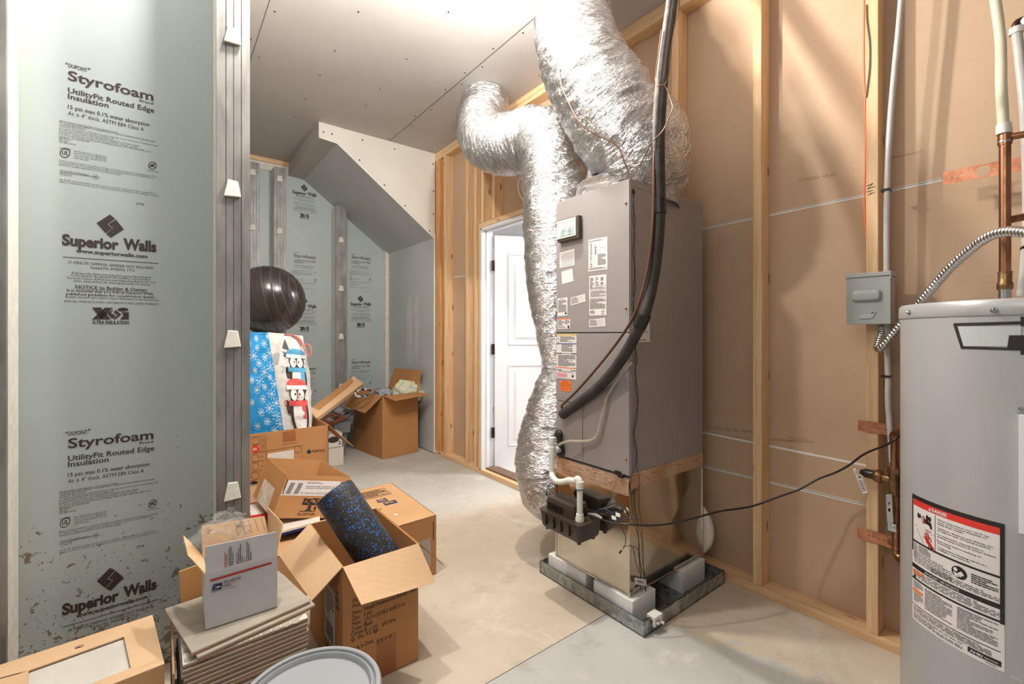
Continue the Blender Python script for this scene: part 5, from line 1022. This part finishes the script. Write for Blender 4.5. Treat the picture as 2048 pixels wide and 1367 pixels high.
def bird(cx, cy, sx, sy, hat, scarf, o=0):
    pg.ell(cx, cy+.11*sy, .24*sx, .20*sy, pk, 2+o); pg.ell(cx+.01, cy+.13*sy, .17*sx, .165*sy, wp, 4+o); pg.ell(cx, cy-.07*sy, .20*sx, .085*sy, pk, 4.5+o)
    for d_ in (-.09, .09): pg.ell(cx+d_*sx, cy-.055*sy, .08*sx, .05*sy, wp, 6.5+o); pg.ell(cx+d_*.6*sx, cy-.06*sy, .02*sx, .010*sy, pk, 9+o, 8)
    pg.poly([(cx-.03, cy-.05*sy), (cx+.03, cy-.05*sy), (cx, cy-.03*sy)], orange, 12+o)
    pg.ell(cx, cy-.145*sy, .24*sx, .05*sy, hat, 7.5+o); pg.rect(cx-.25*sx, cy-.135*sy, cx+.25*sx, cy-.10*sy, wp, 9+o); pg.rect(cx-.24*sx, cy-.005*sy, cx+.24*sx, cy+.04*sy, scarf, 8+o); pg.rect(cx+.08*sx, cy+.03*sy, cx+.19*sx, cy+.15*sy, scarf, 8.5+o)
    pg.ell(cx-.27*sx, cy+.05*sy, .05*sx, .06*sy, pk, 2+o, rot=.6)
bird(.72, .34, 1.15, 1.0, lb, lb); bird(.64, .67, 1.3, 1.15, cor, cor, 10)
for k in range(7): pg.line((.30+.02*k, .72+.022*k), (.33+.02*k, .73+.022*k), .012, cor, 3)
pg.ring(.25, .69, .09, .035, .4, cor, 3)
pg.ell(.62, .965, .07, .012, cor, 3); pg.ell(.86, .96, .07, .014, cor, 3); pg.mb.build('penguin_print', bb_)
q = MB(); rib = plain('coral_ribbon', rgb(226, 120, 108), .4)
q.tube([F2(.78, .01, 8), F2(.93, .06, 14), at(612, 704, 2.93), at(620, 712, 2.93), at(623, 700, 2.93), at(618, 689, 2.93), at(609, 689, 2.93)], .0045, rib, 6, smooth=6); q.tube([F2(.45, .01, 8), F2(.65, .0, 10), F2(.80, .03, 12), F2(.93, .10, 14)], .004, rib, 6, smooth=6); q.build('ribbon_handle', gb, smooth=60)
# ---- exercise ball resting on the bag
bc = at(537, 600, 3.06); BR_ = .231; axb = V((C, -S, 0)).normalized()*.93+V((0, 0, .22))+V((S, C, 0))*.25; axb.normalize()
prof = []; N = 300
for i in range(N+1):
    th_ = math.pi*i/N; z_ = -math.cos(th_); r_ = math.sin(th_)
    rid = 1+.006*max(0, math.cos(th_*26))**12 if .35 < th_ < math.pi-.35 else 1
    prof.append((max(BR_*r_*rid, .0003), BR_*z_*rid))
ballm = plain('glossy_anthracite_vinyl', rgb(46, 39, 36), .24, c2=rgb(40, 34, 31), spec=.6)
q = MB(); q.lathe(prof, bc, axb, ballm, 96); gi = q.mi(dark)
for i in range(N):
    th_ = math.pi*(i+.5)/N
    if .35 < th_ < math.pi-.35 and math.cos(th_*26) > .86: q.m[i*96:(i+1)*96] = [gi]*96
tag(q.build('exercise_ball', smooth=60), 'large glossy dark exercise ball resting on top of the gift bag', 'ball')
# ---- far nook: brown carton with clothes
fb, B, Tp = carton('cardboard_box', 'tall plain brown carton with open flaps against the nook wall, clothes inside', [(1.665, 4.153), (2.057, 4.199), (1.985, 4.790), (1.589, 4.742)], .001, .604, card_b, card_b,
    flaps=[(0, (1.712, 3.960, .575), (2.09, 4.002, .600)), (1, (2.100, 4.20, .828), (2.055, 4.78, .816)), (3, (1.468, 4.676, .461), (1.507, 4.183, .453))])
def blob(name, label, cat, c, r_, mat, amp, seed, parent=None, n=48, f1=4, group=None):
    q = MB(); c = V(c); r_ = V(r_)
    def fn(s, t):
        th = 2*math.pi*s; ph = math.pi*(t-.5); d = V((math.cos(th)*math.cos(ph), math.sin(th)*math.cos(ph), math.sin(ph)))
        k = 1+amp*(noise.noise(d*f1*.6+V((seed, 0, 0)))+.5*(1-2*abs(noise.noise(d*f1+V((0, seed, 0))))))
        return c+V((d.x*r_.x, d.y*r_.y, d.z*r_.z))*k
    q.grid(fn, n, n//2, mat); o = q.build(name, parent, smooth=75)
    return tag(o, label, cat, group) if label else o
def patch(name, cs, sc_=9):
    m = NT(name); m.set(color=m.ramp(m.noise(m.map(), sc_, 3, .5, 1.5), [(.25+.5*i/(len(cs)-1), c) for i, c in enumerate(cs)]), rough=.85); m.bump(m.noise(m.map(), 60, 3), .3, .004); return m.mat
blob('folded_clothes', 'crumpled pale yellow and blue patterned cloth at the back of the tall brown carton', 'cloth', at(816, 784, 4.66), (.15, .13, .11), patch('pale_cloth', [rgb(120, 176, 210), rgb(196, 210, 206), rgb(226, 220, 170), rgb(200, 204, 200), rgb(130, 176, 204)]), .30, 3, f1=5)
blob('folded_clothes', 'small bunched blue and beige patterned cloth beside the strap in the brown carton', 'cloth', at(767, 787, 4.50), (.075, .07, .05), patch('blue_cloth', [rgb(206, 206, 186), rgb(110, 150, 176), rgb(190, 186, 170), rgb(70, 110, 140)], 22), .25, 7, f1=5)
q = MB(); chk = NT('black_white_strap'); chk.set(color=chk.ramp(chk.noise(chk.map(), 45, 2), [(.48, rgb(30, 28, 32)), (.52, rgb(206, 204, 206))]), rough=.6); chk = chk.mat
P = [(757, 787, 4.40), (745, 781, 4.34), (730, 778, 4.28), (716, 780, 4.24), (710, 787, 4.22), (714, 792, 4.20), (726, 792, 4.20), (738, 788, 4.22), (745, 783, 4.30)]
q.tube([at(*p) for p in P], .010, chk, 8, smooth=6); tag(q.build('patterned_strap', smooth=60), 'black and white patterned strap looped over the left flap of the brown carton', 'strap')
# slim carton leaning
A_, B_, C_, D_ = at(618, 818, 3.62), at(707.5, 751, 4.45), at(727, 766, 4.38), at(633, 836, 3.55); n = (B_-A_).cross(D_-A_).normalized(); n = n if n.z < 0 else -n
lx = thing('slim_cardboard_box', 'long slim cardboard box leaning up between the gift bag and the far stud', 'box', (A_+C_)/2)
q = MB(); q.prism([A_, B_, C_, D_], n*.05, card_l); q.build('box_body', lx, bevel=.002)
q = MB(); q.slab([D_+(B_-A_)*.05+(A_-D_)*.42, C_+(A_-B_)*.08+(B_-C_)*.42, B_+(A_-B_)*.07-n*.0015, A_+(B_-A_)*.06-n*.0015], .002, card_b) if False else q.add([p-n*.0015 for p in (A_+(B_-A_)*.06+(D_-A_)*.02, A_+(B_-A_)*.92+(D_-A_)*.02, A_+(B_-A_)*.90+(D_-A_)*.60, A_+(B_-A_)*.10+(D_-A_)*.62)], [(0, 1, 2, 3)], card_b); q.build('brown_panel', lx)
# grey tote
greyt = paint('tote_grey', rgb(120, 124, 130), .45); tt = thing('storage_tote', 'grey plastic storage tote on the floor left of the tall brown carton', 'tote', (1.22, 4.62, 0))
q = MB(); loft(q, [rrect(1.03, 4.46, 1.41, 4.84, .002, .03), rrect(.99, 4.42, 1.45, 4.88, .33, .035)], greyt); q.build('tub', tt, smooth=40)
q = MB(); loft(q, [rrect(.97, 4.40, 1.47, 4.90, .325, .04), rrect(.97, 4.40, 1.47, 4.90, .350, .04), rrect(.985, 4.415, 1.455, 4.885, .356, .035)], greyt); q.build('lid', tt, smooth=40)
q = MB(); q.box((1.28, 4.392, .25), (1.44, 4.425, .325), greyt); q.build('handle', tt, bevel=.006)
# white cartons in front of the tote
carton('cardboard_box', 'low white carton on the floor in front of the grey tote', [(.93, 4.19), (1.315, 4.20), (1.315, 4.37), (.93, 4.37)], .001, .17, card_w, lid=True)
c2, B, Tp = carton('cardboard_box', 'cream carton with a dark hand hole stacked on the low white carton', [(.92, 4.19), (1.300, 4.195), (1.300, 4.37), (.92, 4.37)], .172, .13, card_w, lid=True)
q = Sheet(fq(Tp[0], Tp[1], B[1], B[0])); q.ell(.80, .45, .13, .22, dark, 2); q.words(.92, .6, .97, .9, 2, blackink, ww=.9); q.mb.build('hand_hole', BODY[c2.name])
# picture frames piled on the tote
def frame(corners, w_, th, mat, pic, label):
    a, b, c, d = map(V, corners); n = (b-a).cross(d-a).normalized(); n = n if n.z > 0 else -n
    r_ = thing('picture_frame', label, 'picture frame', (a+c)/2, 'picture frames on the grey tote'); q = MB()
    ins = lambda p, o1, o2: p+(o1-p)*w_+(o2-p)*w_
    I = [ins(a, b, d), ins(b, a, c), ins(c, b, d), ins(d, c, a)]; O = [a, b, c, d]
    for i in range(4): j = (i+1) % 4; q.hexa([O[i], O[j], I[j], I[i], O[i]+n*th, O[j]+n*th, I[j]+n*th, I[i]+n*th], mat)
    q.build('frame_moulding', r_, bevel=.002); q = MB(); q.add([p+n*th*.4 for p in I], [(0, 1, 2, 3)], pic); q.build('picture', r_)
redwood = plain('red_brown_frame', rgb(150, 84, 52), .35); dkf = plain('dark_frame', rgb(64, 50, 48), .4); slv = plain('pewter_frame', rgb(150, 148, 150), .35, .5)
frame([at(636, 840, 4.26), at(661, 828, 4.44), at(693, 837, 4.36), at(660, 853, 4.18)], .22, .02, redwood, plain('pale_print', rgb(176, 168, 160), .3), 'red-brown picture frame lying lowest on the tote')
frame([at(640, 832, 4.42), at(668, 816, 4.62), at(700, 828, 4.50), at(672, 842, 4.30)], .12, .02, dkf, slv, 'dark picture frame on the tote behind the red-brown one')
frame([at(660, 822, 4.46), at(676, 810, 4.64), at(708, 826, 4.54), at(694, 838, 4.36)], .14, .016, slv, plain('print_blue', rgb(178, 186, 194), .3), 'pewter-coloured picture frame topmost of the pile on the tote')
# ---- magazines below the tilted carton
for i, (dz, mt, lb_) in enumerate(((0, plain('deep_blue_cover', rgb(44, 48, 120), .3), 'blue-covered magazine sticking out under the tilted brown carton'), (.012, card_w, 'white-covered magazine on top of the blue one under the tilted brown carton'))):
    a_, b_, c_, d_ = [at(u, v, d)+V((0, 0, dz)) for u, v, d in ((548, 1075, 2.10), (640, 1050, 2.20), (640, 1034, 2.38), (545, 1052, 2.30))]
    q = MB(); q.slab([a_, b_, c_, d_], .010, mt); tag(q.build('magazine'), lb_, 'magazine')
q = MB(); a_, b_, c_, d_ = at(498, 1040, 2.30), at(534, 1034, 2.34), at(521, 1005, 2.52), at(494, 1012, 2.50); q.slab([a_, b_, c_, d_], .012, redp)
q.slab([p+V((0, 0, .0125)) for p in (a_.lerp(c_, .12), b_.lerp(d_, .12), c_.lerp(a_, .12), d_.lerp(b_, .12))], .002, card_w); tag(q.build('red_rimmed_tray'), 'white tray with a red rim between the foreground stud and the tilted carton', 'tray')
# ---- tile stack
TP = .345
tilem = plain('grey_stone_tile', rgb(178, 170, 156), .4, c2=rgb(160, 152, 138), vs=6, st=(1, 3, 1), bump=.05); tile_e = plain('tile_biscuit_edge', rgb(166, 128, 98), .8, c2=rgb(150, 116, 90)); tile_w = plain('tile_rim', rgb(206, 200, 190), .6)
def tile(pl_, z, th, lab, name='floor_tile', group=None, topm=tilem):
    q = MB(); bot = [V((x, y, z)) for x, y in pl_]; mid = [p+V((0, 0, th*.6)) for p in bot]; top = [p+V((0, 0, th)) for p in bot]
    q.add(bot+mid, [(3, 2, 1, 0), (0, 1, 5, 4), (1, 2, 6, 5), (2, 3, 7, 6), (3, 0, 4, 7)], tile_e); q.add(mid+top, [(0, 1, 5, 4), (1, 2, 6, 5), (2, 3, 7, 6), (3, 0, 4, 7)], tile_w); q.add(top, [(0, 1, 2, 3)], topm)
    return tag(q.build(name), lab, 'tile', group)
P0 = [(.064, 1.468), (.3726, 1.525), (.330, 1.790), (.008, 1.755)]
tile(P0, TP-.0105, .010, 'large grey tile on top of the stack, under the white mail box')
tile([(x+.012, y-.012) for x, y in P0], TP-.0215, .010, 'second large grey tile, slid slightly forward under the topmost one')
zt = TP-.0225; nl = 25; pitch = zt/nl; hexm = plain('hex_grout', rgb(222, 216, 206), .5)
base_t = None; R = random.Random(4)
for i in range(nl):
    z = .001+pitch*i; ox, oy = R.uniform(-.004, .004), R.uniform(-.003, .003); ox += .004*math.sin(i*.7)
    rect_ = [(.044, 1.466), (.355, 1.478), (.350, 1.785), (.040, 1.775)]
    if i == nl-1:
        t_ = tile(rect_, z, pitch*.80, 'topmost hexagon mosaic sheet, under the two large grey tiles', 'mosaic_tile_sheet', topm=hexm)
        q = MB(); r_ = .0148
        for a in range(13):
            for b_ in range(14):
                cx_, cy_ = .058+a*.0262+(.0131 if b_ % 2 else 0), 1.482+b_*.0227
                if cx_ > .342 or cy_ > 1.768: continue
                q.prism([(cx_+r_*.93*math.cos(math.pi/6+k*math.pi/3), cy_+r_*.93*math.sin(math.pi/6+k*math.pi/3), z+pitch*.80) for k in range(6)], (0, 0, .0008), tilem)
        q.build('hexagon_pattern', t_)
    elif base_t is None:
        base_t = tile(rect_, z, pitch*.80, 'grey-beige mosaic tile sheet in the tall stack below the mail box', 'mosaic_tile_sheet', 'tile sheets in the stack'); base_t.location.x += ox
    else:
        c_ = base_t.copy(); col.objects.link(c_); c_.location = base_t.location+V((ox, oy, z-.001)); 
q = MB(); q.box((.022, 1.47, .001), (.027, 1.79, .305), card_g); tag(q.build('cardboard_sleeve'), 'torn cardboard side standing against the left of the tile stack', 'cardboard')
q = MB(); a_, b_ = onY(358.5, 1142, 1.812), onY(394, 1128, 1.812); q.hexa([(a_.x+.02, 1.808, .001), (a_.x+.28, 1.808, .001), (a_.x+.28, 1.814, .001), (a_.x+.02, 1.814, .001), (a_.x, 1.808, a_.z), (a_.x+.24, 1.808, a_.z+.03), (a_.x+.24, 1.814, a_.z+.03), (a_.x, 1.814, a_.z)], card('orange_tan_board', rgb(214, 162, 104), rgb(204, 152, 96)))
tag(q.build('cardboard_sheet'), 'smooth orange-tan cardboard panel standing behind the tile stack', 'cardboard')
# ---- white mail carton
MZ = TP+.001; MF = 1.550
mx, B, Tp = carton('mail_box', 'white mail carton with red stripe and blue eagle emblem, standing on the tiles', [(.0987, 1.551), (.2834, 1.548), (.2834, 1.68), (.0987, 1.68)], MZ, .158, mailw, kraftin,
    flaps=[(3, at(367, 1070, 1.43), at(374, 1113, 1.35)), (2, at(529, 1031, 1.52), at(403, 1051, 1.42)), (1, at(566, 1047, 1.45), at(535, 1014, 1.55)), (0, (.0975, 1.556, .583), (.281, 1.553, .578), mailw)])
q = Sheet(lambda s, t, off: onY(s, t, 1.5485-.0004*off)); k = lambda x, y: (340+x/4.883, 1000+y/4.883)
q.poly([k(390, 778), k(992, 600), k(992, 620), k(392, 796)], redp, 2)
q.poly([k(422, 822), k(515, 800), k(500, 866), k(405, 888)], navy, 2); q.poly([k(425, 838), k(505, 836), k(412, 880), k(470, 846)], paper, 3)
def qt(t_, x0_, y0_, x1_, y1_, h, mt=navy, bold=.008, ital=.25, off=2):
    a, b_ = k(x0_, y0_), k(x1_, y1_); q.text(t_, a[0], b_[0], a[1], h, mt, bold, 1, off=off, slope=b_[1]-a[1], ital=0)
qt('PRIORITY\u00ae', 527, 815, 695, 768, 6.2); qt('MAIL', 520, 855, 602, 832, 5.6); qt('UNITED STATES POSTAL SERVICE', 400, 908, 650, 842, 2.0, bold=.01); q.line(k(524, 826), k(684, 782), .5, redp, 2)
q.mb.build('postal_print', BODY[mx.name])
q = Sheet(lambda s, t, off: onY(s, t, 1.5475-.0004*off))
for x_, y0_, y1_, mt in ((533, 655, 505, redp), (548, 652, 525, redp), (575, 640, 462, blackink), (592, 638, 455, blackink), (610, 630, 515, blackink), (650, 620, 512, blackink), (668, 616, 470, blackink), (685, 612, 425, blackink), (703, 605, 540, blackink), (726, 603, 555, redp), (748, 592, 400, blackink), (765, 588, 425, blackink), (784, 582, 500, blackink)):
    y_ = y0_
    while y_ > y1_: e = max(y_-R.uniform(8, 22), y1_); q.rect(k(x_, 0)[0], k(0, e)[1], k(x_+8, 0)[0], k(0, y_)[1], mt, 2); y_ = e-4
q.mb.build('red_black_print', BODY[mx.name], label='small print running up the front flap')
q = Sheet(quadf(at(405, 1052, 1.405), at(528, 1032, 1.50), at(536, 1060, 1.47), at(414, 1092, 1.375), .0005))
for i in range(5): q.rect(.50+.10*i, .15, .515+.10*i, .9, brownink, 2) if False else [q.rect(.50+.11*i, .12+.14*j, .515+.11*i, .20+.14*j, brownink, 2) for j in range(6)]
q.mb.build('kraft_print', BODY[mx.name])
# ---- crumpled clear bag on the mail box
m = NT('clear_film'); m.set(color=rgb(236, 234, 230), rough=.06, alpha=.09, spec=1.); m.bump(m.noise(m.map(), 30, 4, .6, 2), .9, .01); film = m.mat
q = MB(); c_ = at(448, 1062, 1.44)
def crumple(cx_, sc_, seed, nn=60, fold=3.2):
    def fn(s, t):
        th = 2*math.pi*s; ph = math.pi*(t-.5)*.98; d = V((math.cos(th)*math.cos(ph), math.sin(th)*math.cos(ph), math.sin(ph)))
        k_ = 1+.75*(noise.noise(d*fold*.5+V((seed, 0, 0))))+.35*(1-2.2*abs(noise.noise(d*fold+V((0, seed, 0)))))
        return cx_+V((d.x*sc_[0], d.y*sc_[1], d.z*sc_[2]))*k_
    q.grid(fn, nn, nn//2, film)
crumple(c_, (.062, .035, .026), 5); crumple(at(452, 1044, 1.45), (.042, .03, .030), 11)
tag(q.build('plastic_bag', smooth=25), 'crumpled clear plastic bag stuffed in the top of the white mail box', 'plastic bag')
# ---- tile carton with a window, lower left
TZ = .302; cs = [(.006, 1.536), (-.023, 1.828), (-.66, 1.778), (-.631, 1.486)]
pl4 = [cs[3], cs[0], cs[1], cs[2]]
tx, B, Tp = carton('cardboard_box', 'tan carton with a window cut in its top showing a white tile, bottom left corner', pl4, .001, .297, card_t, lid=False)
q = MB(); q.prism([V((x*.985+-.005, 1.66+(y-1.66)*.96, .006)) for x, y in pl4], (0, 0, .288), plain('white_marble_tile', rgb(214, 210, 200), .45, c2=rgb(200, 196, 186), vs=7, bump=.05)); tag(q.build('white_tile'), 'white mottled tile seen through the window of the cut-open carton', 'tile')
z_ = lambda u, v: onZ(u, v, TZ)
def flapp(pts, nm, lab, mt=card_l):
    q = MB(); P = [V((p.x, p.y, TZ-.004)) for p in [z_(*p) if len(p) == 2 else V(p) for p in pts]]; q.prism(P, (0, 0, .004), mt); return q.build(nm, tx, label=lab)
c1_, c2_, c3_, c0_ = [V((x, y, TZ)) for x, y in (cs[1], cs[2], cs[3], cs[0])]
wBL, wBR, wFR = z_(57.5, 1339.5), z_(247.7, 1272), z_(261.6, 1334.5); wFL = wFR+(wBL-wBR)
flapp([tuple(c2_), tuple(wBL+(wBL-wBR)*.1), tuple(wBR), tuple(c1_)], 'flap', None)
flapp([tuple(wBR), tuple(wFR), tuple(c0_), tuple(c1_)], 'flap', None)
flapp([tuple(c3_), tuple(c0_), tuple(wFR), tuple(wFL)], 'flap', None)
flapp([tuple(c2_), tuple(c3_), tuple(wFL), tuple(wBL)], 'flap', None)
q = Sheet(lambda s, t, off: onZ(s, t, TZ+.0004*off)); kk = lambda x, y: (x/5.389, 1200+y/5.389)
q.poly([kk(808, 500), kk(896, 472), kk(900, 492), kk(812, 522)][::-1], blackink, 2); q.poly([kk(815, 503), kk(890, 479), kk(893, 490), kk(818, 515)][::-1], card_l, 3); q.poly([kk(825, 506), kk(870, 492), kk(872, 496), kk(828, 511)][::-1], blackink, 4); q.mb.build('printed_stamp', tx)
# ---- bucket
bk = thing('bucket', 'grey plastic bucket with a lid, at the bottom edge of the photo', 'bucket', (.268, 1.098, 0)); BC = (.268, 1.098, 0); bkm = paint('bucket_grey', rgb(160, 164, 168), .4)
q = MB(); q.lathe([(.118, .001), (.132, .01), (.145, .30), (.150, .31), (.150, .355)], BC, (0, 0, 1), bkm, 64); q.build('pail', bk, smooth=40)
q = MB(); q.lathe([(.150, .345), (.157, .345), (.1585, .350), (.1575, .366), (.154, .371), (.147, .372), (.1445, .370), (.143, .362), (.141, .361), (.1395, .362), (.138, .368), (.135, .369), (.133, .366), (.131, .356), (.127, .353), (.0005, .353)], BC, (0, 0, 1), bkm, 96, False); lid_ = q.build('lid', bk, smooth=35)
q = MB(); R = random.Random(8)
for i in range(40):
    a, b_ = R.gauss(.318, .008), R.gauss(1.07, .03); r_ = abs(R.gauss(.0022, .0016))+.0006
    q.prism([(a+r_*math.cos(k)*R.uniform(.7, 1.3), b_+r_*1.6*math.sin(k), .3532) for k in range(6)], (0, 0, .0006), whitep)
q.build('paint_drips', lid_, label='white paint drips on the lid')
q = MB();
